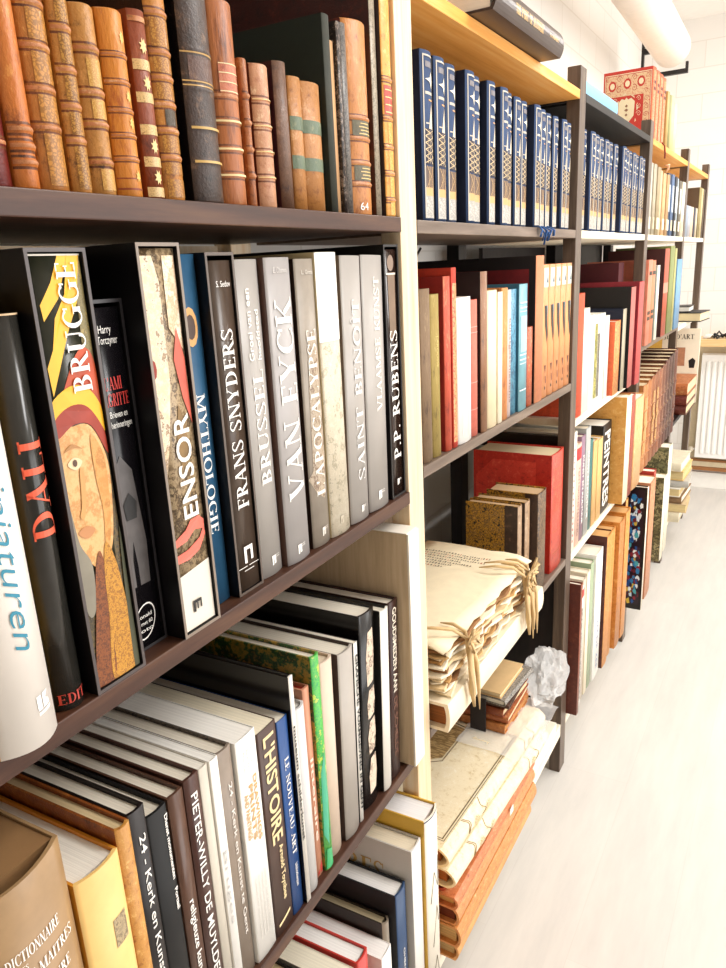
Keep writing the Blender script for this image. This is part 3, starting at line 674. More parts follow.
mb = MB(); ov = [(.014*math.cos(i*.3142), .024+.017*math.sin(i*.3142)+.35*.014*math.cos(i*.3142)) for i in range(20)]
ov2 = [(y*.92, .024+(z-.024)*.92) for y, z in ov]
mb.add(on_spine(b, ov+ov2, .0008), [(i, (i+1) % 20, 20+(i+1) % 20, 20+i) for i in range(20)], WHITE); mb.build('oval_ring', b.cover)
for k, tx in enumerate(('Ronald', 'is met 60', 'foto')): title(b, tx, WHITE, -.010, .009, .004, yc=.028-.007*k, horiz=True, serif=False)
# Ensor
slipcase('black slipcase with pale rim holding the ENSOR book', 1, -.5770, -.5235, ZB, .366, .002, .27, BK, ink('8a7a6c', .4))
b = make_book('art_book', 'art book lettered ENSOR with pale masks and a white panel at the foot', 1, -.5732, -.5272, ZB+.0034, .358, -.001, .25, marbled('7c6446', 'b79e7a', '4a3826', 45), bulge=.001, inset=.003)
W2 = b.w/2
patch(b, [(-W2*.95, .15), (-W2*.5, .19), (-W2*.1, .24), (-W2*.05, .33), (-W2*.3, .352), (-W2*.95, .352)], marbled('f0dcc0', 'e2c49c', '8a6a4a', 30), .0004, 'mask_figure')
patch(b, [(W2*.2, .29), (W2*.9, .27), (W2*.95, .352), (W2*.25, .352)], marbled('e8cfae', 'c8a880', 'f4e4cc', 40), .0004, 'mask_figure')
patch(b, [(W2*.25, .262), (W2*.6, .29), (W2*.92, .262), (W2*.95, .2), (W2*.55, .225)], plain('d0604c', .4, .2), .0006, 'red_cloth')
patch(b, [(-W2*.9+.004*math.cos(i*.785), .256+.009*math.sin(i*.785)) for i in range(8)], plain('9c3a2c'), .0007, 'red_nose')
patch(b, [(0, .16), (W2*.55, .17), (W2*.5, .2), (W2*.2, .222), (-W2*.1, .19)], plain('8a6a3c', .4, .3), .0006, 'brown_skirt')
title(b, 'ENSOR', WHITE, .112, .212, .021, yc=.004, up=True, serif=False, bold=.02, off=.0012)
for s_ in ((-.022, .086, .014), ):
    patch(b, [(-W2*.95, .095), (-.006, .102), (.002, .110), (.014, .111), (.021, .105), (.020, .096), (.006, .099), (-.006, .091), (-W2*.95, .088)], ink('f0705c'), .001, 'red_lip')
    patch(b, [(-W2*.95, .080), (-.006, .082), (.012, .089), (.020, .099), (.021, .090), (.010, .077), (-.006, .072), (-W2*.95, .072)], ink('f0705c'), .001, 'red_lip')
patch(b, [(-W2*.97, .0008), (W2*.97, .0008), (W2*.97, .064), (-W2*.97, .058)], ink('e6dccc'), .001, 'white_panel')
for a0, a1, c0, c1 in ((-.008, .004, .026, .029), (-.008, -.005, .017, .026), (-.003, -.001, .019, .026), (.002, .004, .019, .026)): patch(b, [(a0, c0), (a1, c0), (a1, c1), (a0, c1)], BLACK, .0013, 'publisher_mark')
# Mythologie
b = make_book('art_book', 'blue book lettered MYTHOLOGIE with an orange round emblem, recessed beside the ENSOR case', 1, -.5220, -.4800, ZB, .357, -.018, .25, plain('2c5878', .35, .1), bulge=.002)
title(b, 'MYTHOLOGIE', WHITE, .080, .225, .0125, yc=.006, up=False)
patch(b, [(.003+.011*math.cos(i*.5236), .290+.019*math.sin(i*.5236)) for i in range(12)], ink('d8a060'), name='round_emblem'); patch(b, [(.003+.007*math.cos(i*.5236), .290+.012*math.sin(i*.5236)) for i in range(12)], ink('4a3020'), .0008, 'emblem_centre')
# Snyders
slipcase('black slipcase with pale scuffed corners holding the FRANS SNYDERS book', 1, -.4790, -.4345, ZB, .358, -.008, .25, BK, ink('5a4c42', .4))
b = make_book('art_book', 'dark brown art book lettered FRANS SNYDERS in white', 1, -.4752, -.4382, ZB+.0034, .347, -.0095, .23, plain('4c3c30', .3, .15), bulge=.001)
title(b, 'FRANS SNYDERS', WHITE, .092, .281, .0185, yc=.001, up=True)
title(b, 'S. Sedov', WHITE, -.008, .014, .006, yc=.322, horiz=True, serif=False)
for a0, a1, c0, c1 in ((-.006, -.002, .030, .049), (.005, .009, .032, .049), (-.006, .009, .045, .049), (-.018, .021, .0255, .0262), (-.008, .009, .0215, .0222)): patch(b, [(a0, c0), (a1, c0), (a1, c1), (a0, c1)], WHITE, .0009, 'publisher_mark')
GREY = plain('aca59e', .35, .03); GSIDE = plain('6a5a52', .3, .1)
def artbook(y0_, y1_, h_, label, side=GSIDE, col=GREY, prot=-.006, **k):
    return make_book('art_book', label, 1, y0_, y1_, ZB, h_, prot, .24, col, sidemat=side, **k)
b = artbook(-.4330, -.3890, .351, 'grey art book lettered BRUSSEL with the small line Groei van een hoofdstad', prot=-.010)
title(b, 'BRUSSEL', WHITE, .109, .237, .0185, yc=.002, up=True)
title(b, 'Groei van een', WHITE, .247, .322, .0075, yc=-.006, up=True, serif=False, bold=.012); title(b, 'hoofdstad', WHITE, .247, .300, .0075, yc=.008, up=True, serif=False, bold=.012)
logo_m(b, .012, .004, .012, WHITE)
b = artbook(-.3860, -.3370, .352, 'grey-violet art book with very large lettering VAN EYCK', prot=-.004, side=plain('5c4238', .3, .1), col=plain('aca6a3', .35, .03))
title(b, 'VAN EYCK', WHITE, .078, .310, .0325, yc=.002, up=True); title(b, 'E. Dhanens', ink('d0cac4'), -.012, .014, .006, yc=.336, horiz=True, serif=False)
logo_m(b, .010, .0, .012, WHITE)
b = artbook(-.3260, -.2845, .350, "grey-beige art book lettered L'APOCALYPSE in pale letters with brown veining", col=plain('9a8e80', .4, .12), side=plain('2c1e18', .3, .3))
W2 = b.w/2
patch(b, [(-W2, .09), (-W2*.6, .1), (-W2*.5, .2), (-W2*.3, .26), (W2*.3, .27), (W2*.9, .24), (W2*.9, .1), (W2*.4, .06), (-W2*.4, .07)], marbled('a08c74', 'b8a690', '6a4c34', 60), .0004, 'engraved_picture')
title(b, "L'APOCALYPSE", ink('f2ece0'), .066, .270, .0195, yc=.001, up=True); title(b, 'L. Grotta', ink('d8d0c4'), -.010, .014, .005, yc=.333, horiz=True, serif=False)
logo_m(b, .012, .003, .012, ink('e0d8cc'))
b = artbook(-.2840, -.2350, .357, "thick stone-coloured book with a plain white top half, right of L'APOCALYPSE", col=marbled('ddd2bc', 'cfc2a8', 'a89c80', 50), side=plain('dcc89a'), prot=-.004)
strip(b, .252, .3565, ink('f6f1e9'), -1, 1, name='white_panel')
for k in range(5): strip(b, .332-.010*k, .3335-.010*k, ink('ddd6cc'), -.6+.1*(k % 2), .4+.1*(k % 3), .0009, name='text_line')
logo_m(b, .014, .0, .012, ink('b8ac96'))
b = artbook(-.2330, -.1805, .352, 'light grey art book lettered SAINT BENOIT in fine white capitals', prot=-.004, lean=.02)
title(b, 'SAINT BENOÎT', ink('e2deda'), .058, .298, .0205, yc=.004, up=True); logo_m(b, .012, .004, .010, WHITE)
b = artbook(-.1790, -.1180, .352, 'light grey art book lettered VLAAMSE KUNST', prot=-.004, lean=.02)
title(b, 'VLAAMSE KUNST', WHITE, .142, .324, .0155, yc=.004, up=True); logo_m(b, .014, .0, .014, WHITE)
slipcase('black slipcase at the right end of the art books, against the pine post', 1, -.1080, -.0620, ZB, .366, -.006, .3, BK, BLACK)
b = make_book('art_book', 'black art book lettered P.P. RUBENS, last on the right of its shelf', 1, -.1042, -.0658, ZB+.0034, .356, -.0075, .28, plain('2e1d16', .2, .3), bulge=.001)
title(b, 'P.P. RUBENS', WHITE, .055, .245, .0225, yc=.002, up=True)
patch(b, [(-.008, .23), (.012, .24), (.013, .325), (-.010, .325)], plain('7c6450', .3, .2), name='brown_picture')
strip(b, .322, .3245, ink('e0d4c4'), -.7, .8, name='white_rule'); patch(b, [(.010*math.cos(i*.5236), .338+.011*math.sin(i*.5236)) for i in range(12)], plain('8a7464'), name='round_picture')
logo_m(b, .014, .003, .010, WHITE)

# ================================================================ near bay, third row
ZC = .692
def cb(y0_, y1_, ztop, prot, cover, label, depth=.25, name='book', **k): return make_book(name, label, 1, y0_, y1_, ZC, ztop-ZC, prot, depth, cover, **k)
BR = plain('a4835c', .35, .1)
b = cb(-.848, -.7475, 1.074, .020, BR, 'very thick bronze-jacketed dictionary of painters in the lower left corner', page=plain('94704a', .5, .08), bulge=.015, spine=BR, inset=.002)
strip(b, b.h-.0035, b.h-.001, ink('b0342a'), off=-.0002, name='red_headband')
for tx, z_, a_, c_ in (('DICTIONNAIRE', .318, -.020, .030), ('DES', .309, -.012, -.004), ('PETITS MAITRES', .296, -.028, .042), ('DE LA', .288, -.004, .008), ('PEINTURE', .274, -.012, .034), ('(1820-1920)', .262, -.004, .022)):
    title(b, tx, WHITE, a_, c_, .010 if len(tx) > 6 and tx[0] != '(' else .005, yc=z_, horiz=True, serif=tx[0] != '(', off=.0011)
YB = plain('dfa640', .35, .05)
b = cb(-.745, -.696, 1.020, .012, plain('efc67c', .4, .05), 'yellow-spined book with cream pages and dark red lining, second from the lower left', sidemat=plain('d8902c', .4, .08), page=pages('fbf6ea'), bulge=.005)
strip(b, .238, .268, marbled('9c8a6c', 'c0a880', '6a5840', 120), .15, .8, name='grey_label')
b = cb(-.694, -.676, 1.033, .006, leather('c48a40', '8a4a1a', 'e8bc70'), 'worn tan leather book with cracked edges and brown sides', sidemat=leather('8a4a1c', '4a2410', 'b87434'), page=pages('e8d0a0'), bulge=.003)
b = cb(-.6735, -.6515, 1.030, -.002, plain('1c1412', .4, .15), 'black book lettered 24 - Kerk en Kunst te Gent beside the worn tan leather book', bulge=.002)
title(b, '24 - Kerk en Kunst te Gent', WHITE, .07, .31, .0082, yc=.002, up=False, serif=False, bold=.01)
b = cb(-.650, -.6225, 1.008, -.005, plain('0e0c0b', .6, .1), 'broad plain black book with tiny white spine lettering at its edge', bulge=.002)
title(b, 'Dienst monumenten    Portaal', WHITE, .19, .305, .005, yc=.010, up=False, serif=False, bold=.03)
b = cb(-.6215, -.5995, 1.009, -.005, plain('5a3e30', .3, .15), 'brown book with small white lettering low on the spine, left of the Pieter-Willy title', bulge=.001)
title(b, 'religieuze kunst', WHITE, .08, .185, .008, yc=.002, up=False, serif=False, bold=.02)
b = cb(-.5985, -.5755, 1.012, -.005, plain('4c3028', .3, .15), 'dark brown book lettered PIETER-WILLY DE MUYLDER', bulge=.001)
title(b, 'PIETER-WILLY DE MUYLDER', WHITE, .055, .30, .010, yc=.001, up=False, serif=False, bold=.012)
b = cb(-.5745, -.560, 1.010, -.006, plain('cfc6b6', .5, .04), 'cream catalogue with plain spine, right of the PIETER-WILLY book', page=pages('f6efe0'), soft=True)
b = cb(-.5595, -.5455, 1.010, -.004, plain('f4f0e8', .5, .02), 'plain white catalogue with faint grey spine lettering', page=pages('fbf7ee'), soft=True)
title(b, 'Bruges', ink('c8c4c0'), .10, .2, .006, up=False, serif=False)
b = cb(-.5435, -.5185, 1.006, -.008, plain('8f7f70', .35, .1), 'grey-brown book with crackled dark cover lettered Kerk en Kunst te Gent in white', sidemat=marbled('40362f', '6a5c50', '2a221e', 80), bulge=.002)
title(b, '24 - Kerk en Kunst te Gent', ink('ece4da'), .06, .27, .0065, yc=.003, up=False, serif=False, bold=.01)
b = cb(-.5165, -.4795, 1.003, -.005, plain('f6f2ea', .4, .02), 'white book with slanted gold lettering blocks, left of the HISTOIRE book', page=pages('fffaf0'), soft=True)
for k, tx in enumerate(('DRAWINGS', 'PRINTS', 'AND PAINTINGS')): title(b, tx, ink('d0a468'), .165+.006*k, .255-.008*k, .0068, yc=.009-.009*k, up=False, serif=False, bold=.03, name='gold_line')
for k in range(3): title(b, 'Peter Paul', ink('b8b0a8'), .265, .293, .003, yc=.006-.006*k, up=False, serif=False)
for k in range(4): title(b, 'museum voor schone kunsten', ink('cfc8c0'), .03, .12, .003, yc=.010-.006*k, up=False, serif=False)
b = cb(-.4785, -.4405, .990, -.005, plain('4a3228', .4, .1), "dark brown book with fat cream block letters L'HISTOIRE", page=pages('f8ecd0'), soft=True)
title(b, "L'HISTOIRE", ink('f2d9a4'), .135, .287, .021, yc=.002, up=False, serif=False, bold=.03)
title(b, 'Arnold Toynbee', ink('f2d9a4'), .045, .128, .008, yc=.006, up=False, serif=False, bold=.03)
patch(b, [(-.012, .012), (.013, .019), (.013, .023), (-.012, .016)], ink('f2d9a4'), name='cream_bar')
b = cb(-.4395, -.4165, .982, -.005, plain('1f4a86', .4, .05), 'blue book with white lettering NOUVEAU, right of the brown HISTOIRE book', soft=True)
title(b, 'LE NOUVEAU ART', WHITE, .09, .235, .0085, yc=.001, up=False, bold=0); title(b, 'bibliotheque', WHITE, .04, .075, .006, yc=.002, up=False, serif=False)
b = cb(-.4150, -.4050, 1.031, -.001, plain('e4ddd2', .25, .05), 'tall thin book with glossy black cover and white edges lettered along its thin spine', sidemat=gloss('120d0c'), depth=.28, bulge=0, t=.0018)
title(b, 'museum schilderkunst', BLACK, .10, .27, .0055, yc=0, up=False, serif=False, bold=.03)
b = cb(-.4035, -.3755, .975, -.004, plain('dad6d2', .4, .02), 'short plain light grey book between the glossy black and the salmon one', page=pages('f4efe6'), bulge=.005, depth=.15)
b = cb(-.3745, -.3585, .988, -.010, plain('d09070', .5, .05), 'salmon-pink book with red page edges and pale lettering', page=plain('c03a2a', .6, .1), bulge=.001)
title(b, 'litteraire', ink('f4dcc8'), .06, .19, .007, up=False, serif=False, bold=.02)
patch(b, [(-.006, .004), (.006, .004), (.006, .022)], ink('b8322a'), name='red_corner')
b = cb(-.3575, -.3370, 1.026, -.004, marbled('1f9a4c', '58b840', 'c8d048', 22), 'bright green and yellow jacketed book with painterly cover', sidemat=marbled('38602a', 'b08a34', '1c3a1c', 14), bulge=.003)
W2 = b.w/2
patch(b, [(-W2*.9, .06), (-W2*.1, .04), (W2*.5, .12), (W2*.2, .19), (-W2*.7, .16)], plain('4cb088', .35, .1), .0006, 'green_leaf')
patch(b, [(-W2*.9, .002), (W2*.8, .002), (W2*.6, .03), (-W2*.6, .035)], plain('3fae6c', .35, .1), .0006, 'green_foot')
b = cb(-.3355, -.3030, 1.000, -.009, plain('d9c2ac', .5, .05), 'cream-pink book right of the green painterly one', page=pages('f2dcc0'), bulge=.004, lean=.02)
b = cb(-.2975, -.2560, .992, -.005, plain('aea59b', .4, .04), 'plain warm grey book with dark brown side', sidemat=plain('3c2a22', .4, .1), bulge=.004, lean=.03)
b = cb(-.2545, -.2430, .990, -.007, plain('ece6dc', .4, .04), 'thin white book speckled with fine black lettering, right of the plain warm grey book', sidemat=BLACK, soft=True, lean=.03)
title(b, 'GRAFISCHE VORMGEVING IN GENT', BLACK, .02, .28, .0055, yc=0, up=False, serif=False, bold=.05)
b = cb(-.2310, -.1835, 1.016, -.010, plain('14100e', .25, .2), 'black glossy book with a pale carved-figure photograph down its spine', depth=.28, bulge=.004, lean=.04)
PH = marbled('cdb49c', 'e2cdb6', '5a4434', 35)
for z0_, z1_ in ((.205, .295), (.15, .2), (.09, .148), (.02, .085)): patch(b, [(-.008, z0_), (.010, z0_+.004), (.016, (z0_+z1_)/2), (.012, z1_), (-.004, z1_-.003), (-.010, (z0_+z1_)/2)], PH, name='carved_figure')
b = cb(-.1790, -.1520, 1.003, -.003, plain('f2ece0', .4, .02), 'smooth white book with black back cover, right of the carved-figure book', sidemat=BLACK, bulge=.003, lean=.04)
b = cb(-.1510, -.1190, 1.003, -.005, plain('3a2019', .4, .15), 'dark brown book with outlined cream lettering down the spine, next to the pale panel', page=pages('f8eedd'), bulge=.001, lean=.04, depth=.3)
title(b, 'GOUDSMEDEN AAN', ink('e8dcc8'), .155, .300, .013, yc=.002, up=False, serif=False, bold=.03)
title(b, 'DE SCHELDE', ink('8a6050'), .04, .145, .012, yc=.002, up=False, serif=False)
e = empty('canvas_board', 1, .012, -.0835, ZC+.0006, .0); tag(e, 'pale canvas-covered panel standing at the right end of the third shelf', 'panel')
CV = wood('pale_canvas_board', 'c0a482', 'd0b592', 'dcc4a4', (40, 40, 3), .7)
mb = MB(); mb.box(-.26, 0, -.018, .018, .001, .415, CV); mb.build('board', e, .001)
mb = MB(); mb.box(0, .003, -.0182, .0182, .001, .4152, plain('f3eadb', .7, .04)); mb.box(-.26, 0, -.0182, .0182, .4152, .4165, plain('f3eadb', .7, .04)); mb.build('edge_tape', e)

# ================================================================ near bay, bottom row
ZD = .2
def db(y0_, y1_, ztop, prot, cover, label, depth=.25, **k): return make_book('book', label, 1, y0_, y1_, ZD, ztop-ZD, prot, depth, cover, **k)
b = db(-.1180, -.0640, .600, .040, plain('efe6d4', .45, .04), 'yellow-sided book with pen sketches on a cream spine, nearest the foot of the pine post', sidemat=plain('d9aa3c', .4, .08), page=pages('f6f2f0'), bulge=.006, depth=.22)
NV = ink('28406a'); strip(b, b.h-.003, b.h-.0005, NV, name='navy_headband')
for pts in ([(-.012, .12), (.004, .20), (.012, .16)], [(-.016, .22), (-.004, .28), (.010, .24), (.016, .30)], [(-.010, .06), (.0, .09), (.008, .05)]):
    mb = MB(); mb.tube(on_spine(b, pts, .0006), .0006, ink('8a7a60'), 4); mb.build('pen_sketch', b.cover)
b = db(-.1585, -.1200, .570, .030, plain('efebe4', .4, .02), 'large pale book with gilt capitals ENDING IN ES on its grey-white cover', sidemat=plain('cbc4ba', .4, .03), page=pages('f6e8cc'), bulge=.002, depth=.24)
b.root['label'] = 'large pale book with gilt capitals ES on its grey-white cover'
title(b, 'FLANDRES', ink('b8904c'), -.27, -.055, .042, yc=.285, side=True)
b = db(-.2010, -.1630, .512, .020, plain('2c4466', .4, .1), 'navy blue book with cream page tops and small white spine lettering', sidemat=plain('17181c', .5, .1), page=pages('fbf7f2'), bulge=.003)
title(b, 'GHENT UNIVERSITY', WHITE, .03, .19, .006, up=False, serif=False)
b = db(-.2230, -.2020, .470, .008, plain('8c7e6c', .4, .1), 'grey-brown jacketed book with dark text-printed cover, beside the navy one', sidemat=plain('2c241c', .4, .3), page=pages('cbb994'), bulge=.006)
for k in range(4): title(b, 'de schilderkunst in de zuidelijke nederlanden', ink('8a7c60'), -.23, -.03, .004, yc=.215-.012*k, side=True, serif=False)
b = db(-.2600, -.2260, .443, .020, plain('f2eee6', .4, .02), 'white softcover with a small green picture on its cover', page=pages('fbf8f2'), soft=True)
mb = MB(); mb.add([(-.065, -b.w/2-.0004, .185), (-.04, -b.w/2-.0004, .185), (-.04, -b.w/2-.0004, .218), (-.065, -b.w/2-.0004, .218)], [(0, 1, 2, 3)], marbled('4a7a1c', '8aa834', '2c4a14', 120)); mb.build('green_picture', b.cover)
b = db(-.3250, -.2920, .500, .016, plain('c23a30', .35, .08), 'red hardcover with white page tops in the bottom row', page=pages('fbf8f2'), bulge=.003)
b = db(-.3660, -.3300, .498, .012, plain('e9dcc6', .45, .04), 'cream softcover left of the red hardcover', page=pages('f4ead2'), soft=True)
b = db(-.4000, -.3720, .500, .0, plain('191412', .45, .1), 'black hardcover with tan page block in the bottom row', page=pages('c8ae84'), bulge=.003)
b = db(-.4330, -.4030, .485, .0, plain('5c4430', .45, .1), 'dark brown hardcover with ivory pages, left of the black one at the bottom', page=pages('efe2c6'), bulge=.003)
b = db(-.4650, -.4350, .480, .0, plain('a8281e', .45, .1), 'dark red hardcover partly hidden under the shelf edge at the bottom', page=pages('efe2c6'), bulge=.003)

# ================================================================ second bay
def bk(y0_, y1_, z0_, ztop, prot, cover, label, depth=.2, name='book', **k): return make_book(name, label, 0, y0_, y1_, z0_, ztop-z0_, prot, depth, cover, **k)
def copy_tree(o, parent=None):
    c = o.copy(); C.objects.link(c)
    if parent: c.parent = parent
    for ch in list(o.children): copy_tree(ch, c)
    return c
# the blue encyclopedia
NAVY = cloth('233c62', .15); NSIDE = cloth('101c38', .15)
b = make_book('encyclopedia_volume', 'tall navy blue volume with silver and gilt spine, in the set nearest the pine post', 0, 1.076, 1.116, 1.564, .234, -.008, .19, NAVY, sidemat=NSIDE, page=pages('efe6d4'), bulge=.0045, group='blue encyclopedia volumes, near run')
b.root['label'] = 'tall navy blue volume with pale patterned spine, in the matching set nearest the pine post'
SIL = ink('b8ae9e', .4); W2 = b.w/2
strip(b, .004, .036, gilt('c8c0b4', '8a8680', 160, .5), -.62, .8, name='pale_foot_panel')
strip(b, .036, .048, ink('c89c60', .4), -.62, .8, name='gold_band')
strip(b, .048, .078, leather('5a3e2c', '241c28', 'b08458', streak=.15), -.62, .8, name='arches_panel')
strip(b, .080, .130, cloth('2a2638', .2), -.62, .8, name='lattice_ground')
def lattice(b, z0_, z1_, u0, u1, stepz, m):
    mb = MB(); W = b.w/2; q = []
    z = z0_
    while z < z1_-stepz*.5:
        for a, c in ((u0, u1), (u1, u0)):
            um = (a+c)/2
            q.append([(a*W, z), (a*W, z+.0013), (um*W, z+stepz*.5+.0013), (um*W, z+stepz*.5)]); q.append([(um*W, z+stepz*.5), (um*W, z+stepz*.5+.0013), (c*W, z+stepz+.0013), (c*W, z+stepz)])
        z += stepz
    for u in (u0*.5, 0, u1*.55): q.append([(u*W-.0004, z0_), (u*W+.0004, z0_), (u*W+.0003, z1_), (u*W-.0003, z1_)])
    for pts in q: mb.add(on_spine(b, pts, .0010), [(0, 1, 2, 3)], m)
    mb.build('gilt_lattice', b.cover)
lattice(b, .082, .128, -.6, .78, .0092, ink('dcc090', .4)); lattice(b, .048, .078, -.5, .7, .030, ink('d8b078', .4))
for u in (-.70, .84): strip(b, .004, .228, SIL, u-.06, u+.06, .0008, 'side_rule', n=2)
strip(b, .226, .2285, SIL, -.76, .9, .0008, 'top_rule')
patch(b, [(-W2*.5, .196), (W2*.2, .199), (W2*.5, .208), (W2*.62, .199), (W2*.62, .192), (W2*.5, .184), (W2*.2, .193)], ink('efe4cc'), .0009, 'star_ornament')
strip(b, .176, .180, SIL, -.5, .7, name='rule'); strip(b, .168, .170, ink('e8a860'), 0, .7, name='rule')
strip(b, .212, .220, ink('6a6468'), -.45, .6, name='volume_label')
strip(b, .136, .138, SIL, -.5, .1, .0009, 'rule')
mb = MB(); sp_ = on_spine(b, [(-W2*.1, .13), (W2*.45, .165), (W2*.6, .13)], .0009); mb.add(sp_, [(0, 2, 1)], ink('d8c8b0')); mb.build('spire', b.cover)
enc = b
spots = [(1.123, -.008), (1.174, -.012), (1.234, -.004), (1.2745, -.010), (1.329, -.003), (1.392, -.001), (1.438, -.010), (1.488, -.010), (1.534, -.012), (1.590, -.002), (1.645, -.008), (1.697, -.012), (1.744, -.010), (1.798, -.006), (1.850, -.010)]
for i, (y, p) in enumerate(spots):
    c = copy_tree(enc.root); c.location = (p+R.uniform(-.001, .001), y+.0205, 1.5646)
    c['group'] = 'blue encyclopedia volumes, near run'
y = 1.967
for i in range(14):
    c = copy_tree(enc.root); wv = (.042, .052, .056, .056, .056, .056, .056, .060, .056, .056, .056, .056, .056, .056)[i]
    c.location = ((-.004, .004, .0, -.002, .0, -.003, .0, .010, .004, .002, .004, .0, .003, .0)[i], y+wv/2, 1.5646)
    c.scale = (1, min(1.32, (wv-.001)/.0415), 1.0); y += wv+(.010 if i in (0, 6) else 0)
    c['label'] = 'navy blue volume with pale patterned spine, in the matching set between the two grey-brown frames'; c['group'] = 'blue encyclopedia volumes, second run'
# blue ribbon
mb = MB(); BL = plain('2e5c9a', .5, .1)
for k in range(5): mb.tube([(.004, 1.60+.008*k, 1.566), (.010+.002*k, 1.605+.009*k, 1.558-.006*(k % 2)), (.008, 1.60+.012*k, 1.545-.008*(k % 3))], .0035, BL, 6, .4)
mb.tube([(.004, 1.66, 1.567), (.010, 1.69, 1.560), (.006, 1.70, 1.548)], .003, BL, 6, .4)
tag(mb.build('ribbon'), 'crumpled blue ribbon hanging over the shelf edge below the blue volumes', 'ribbon')
# top board
SB = plain('3c2c25', .35, .08)
fb = flat_book('thick_book', 'thick dark brown book lying on the pine top board with gold spine title', -.19, .046, 1.235, 1.605, 1.8745, 1.918, SB, page=pages_flat('f8f2e6', .92), t=.004, bulge=.007)
def lie_title(fb, txt, m, y0, y1, z0, cap, serif=True, bold=0):
    vs, fs = serif_text(txt) if serif else sans_text(txt, bold); xb = max(v[0] for v in vs); mb = MB(); h = fb.h
    pts = []
    for x, y in vs:
        z = z0+y*cap; pts.append((fb.dx/2-.007*(2*z/h-1)**2+.0009, y0+(y1-y0)*x/xb, z))
    mb.add(pts, fs, m); return mb.build('title', fb.cover)
lie_title(fb, 'THE PORT OF ANTWERP', GOLD, -.095, .055, .014, .015, True)
lie_title(fb, 'G. ASAERT', GOLD, .09, .15, .018, .007, False)
flat_book('thin_book', 'thin red-edged book lying under the back of the thick brown one on the pine board', -.285, -.20, 1.06, 1.50, 1.8745, 1.893, plain('d8663c', .4), page=pages_flat('fbf4ea', .92))
mb = MB(); GL, nt_, b_ = new('clear_glass'); b_.inputs['Transmission Weight'].default_value = 1; b_.inputs['Roughness'].default_value = .05; b_.inputs['IOR'].default_value = 1.45; b_.inputs['Base Color'].default_value = (.95, .97, 1, 1)
for k, (rr, hh) in enumerate(((.012, 0), (.02, .012), (.012, .026), (.006, .036), (.014, .05), (.010, .06))):
    pass
prof = [(.016, 0), (.018, .004), (.006, .010), (.005, .022), (.018, .034), (.02, .05), (.012, .062), (.004, .066)]
vs_ = []; fs_ = []
for r_, z_ in prof:
    for k in range(14): vs_.append((r_*math.cos(k*math.tau/14), r_*math.sin(k*math.tau/14), z_))
for i in range(len(prof)-1):
    for k in range(14): fs_.append((i*14+k, i*14+(k+1) % 14, (i+1)*14+(k+1) % 14, (i+1)*14+k))
fs_.append(tuple(range(13, -1, -1))); fs_.append(tuple(7*14+k for k in range(14)))
mb.add(vs_, fs_, GL, True); tag(mb.build('glass_ornament', None, 0, (-.05, 1.46, 1.9165)), 'small clear glass ornament standing on the thick brown book', 'ornament')

Z2 = 1.188
b = bk(1.045, 1.083, Z2, 1.464, -.004, leather('7a6044', '4a3424', 'a48c68', rough=.7, streak=.25), 'grey-brown cloth book, first beside the pine post in the second bay', bulge=.004, page=pages('d8c49c'))
b = bk(1.086, 1.121, Z2, 1.454, -.006, leather('9c8440', '6e5a24', 'c8b474', rough=.7, streak=.3), 'olive yellow cloth book, second from the pine post', bulge=.004, page=pages('d8c49c')); title(b, 'LAROUSSE', ink('d8c070'), .15, .2, .006, up=False, serif=False)
b = bk(1.134, 1.162, Z2, 1.480, -.004, cloth('b23c26', .3), 'dark-sided red cloth book with orange worn spine', bulge=.004, sidemat=cloth('98201a')); 
b.cover.data.materials[0] = leather('c44a2c', '8c2818', 'e8a070', rough=.6, streak=.3)
b = bk(1.1625, 1.1835, Z2, 1.493, -.004, cloth('c63a22', .2), 'tall red cloth book with gilt dotted spine', bulge=.002)
strip(b, .01, .28, gilt('f0a468', 'b02c1a', 90, .42), -.8, .8, name='gilt_panel')
b = bk(1.184, 1.246, Z2, 1.443, -.002, plain('fbf8f2', .4, .02), 'wide plain white book among the red ones', bulge=.004, page=pages('fbf6ea'))
for u in (-.5, .3): strip(b, .01, .24, ink('e6e0d6'), u, u+.05, name='grey_rule', n=1)
b = bk(1.252, 1.287, Z2, 1.436, -.006, cloth('d8705c'), 'salmon-pink cloth book right of the wide white one', bulge=.004, sidemat=cloth('b84a42'))
for z_ in (.05, .1, .19, .2): strip(b, z_, z_+.001, ink('e8b0a0'), name='rule')
b = bk(1.290, 1.324, Z2, 1.483, -.001, leather('8a5c3a', '4a2c1c', 'c09a74', streak=.25), 'brown worn leather book with black side, taller than the cream ones beside it', bulge=.004, sidemat=plain('1c1210', .5))
b = bk(1.326, 1.377, Z2, 1.448, -.002, plain('efdcb4', .5, .04), 'cream book with fine vertical lines, left of the narrow cream one', bulge=.004, page=pages('ecd8ac'))
b = bk(1.378, 1.404, Z2, 1.443, -.002, plain('f4e8cc', .5, .03), 'narrow cream book beside the orange one', bulge=.002)
b = bk(1.406, 1.442, Z2, 1.449, -.004, leather('d08444', '94502a', 'ecb880', rough=.6, streak=.3), 'light orange book left of the blue books', bulge=.003)
b = bk(1.443, 1.464, Z2, 1.444, -.006, plain('d8c0b8', .5, .1), 'thin pinkish grey book beside the light orange one', bulge=.002); title(b, 'kunstgeschiedenis', ink('8a5a4a'), .03, .2, .008, up=False, serif=False)
b = bk(1.465, 1.503, Z2, 1.444, -.008, marbled('2c6c8c', '5a9cb4', '1c4c68', 40), 'narrow blue book with brush-like pattern', bulge=.002)
b = bk(1.504, 1.558, Z2, 1.452, -.002, plain('6ea6b2', .35, .15), 'teal-blue book with grey and pale bands', bulge=.003, sidemat=plain('3c6c80'))
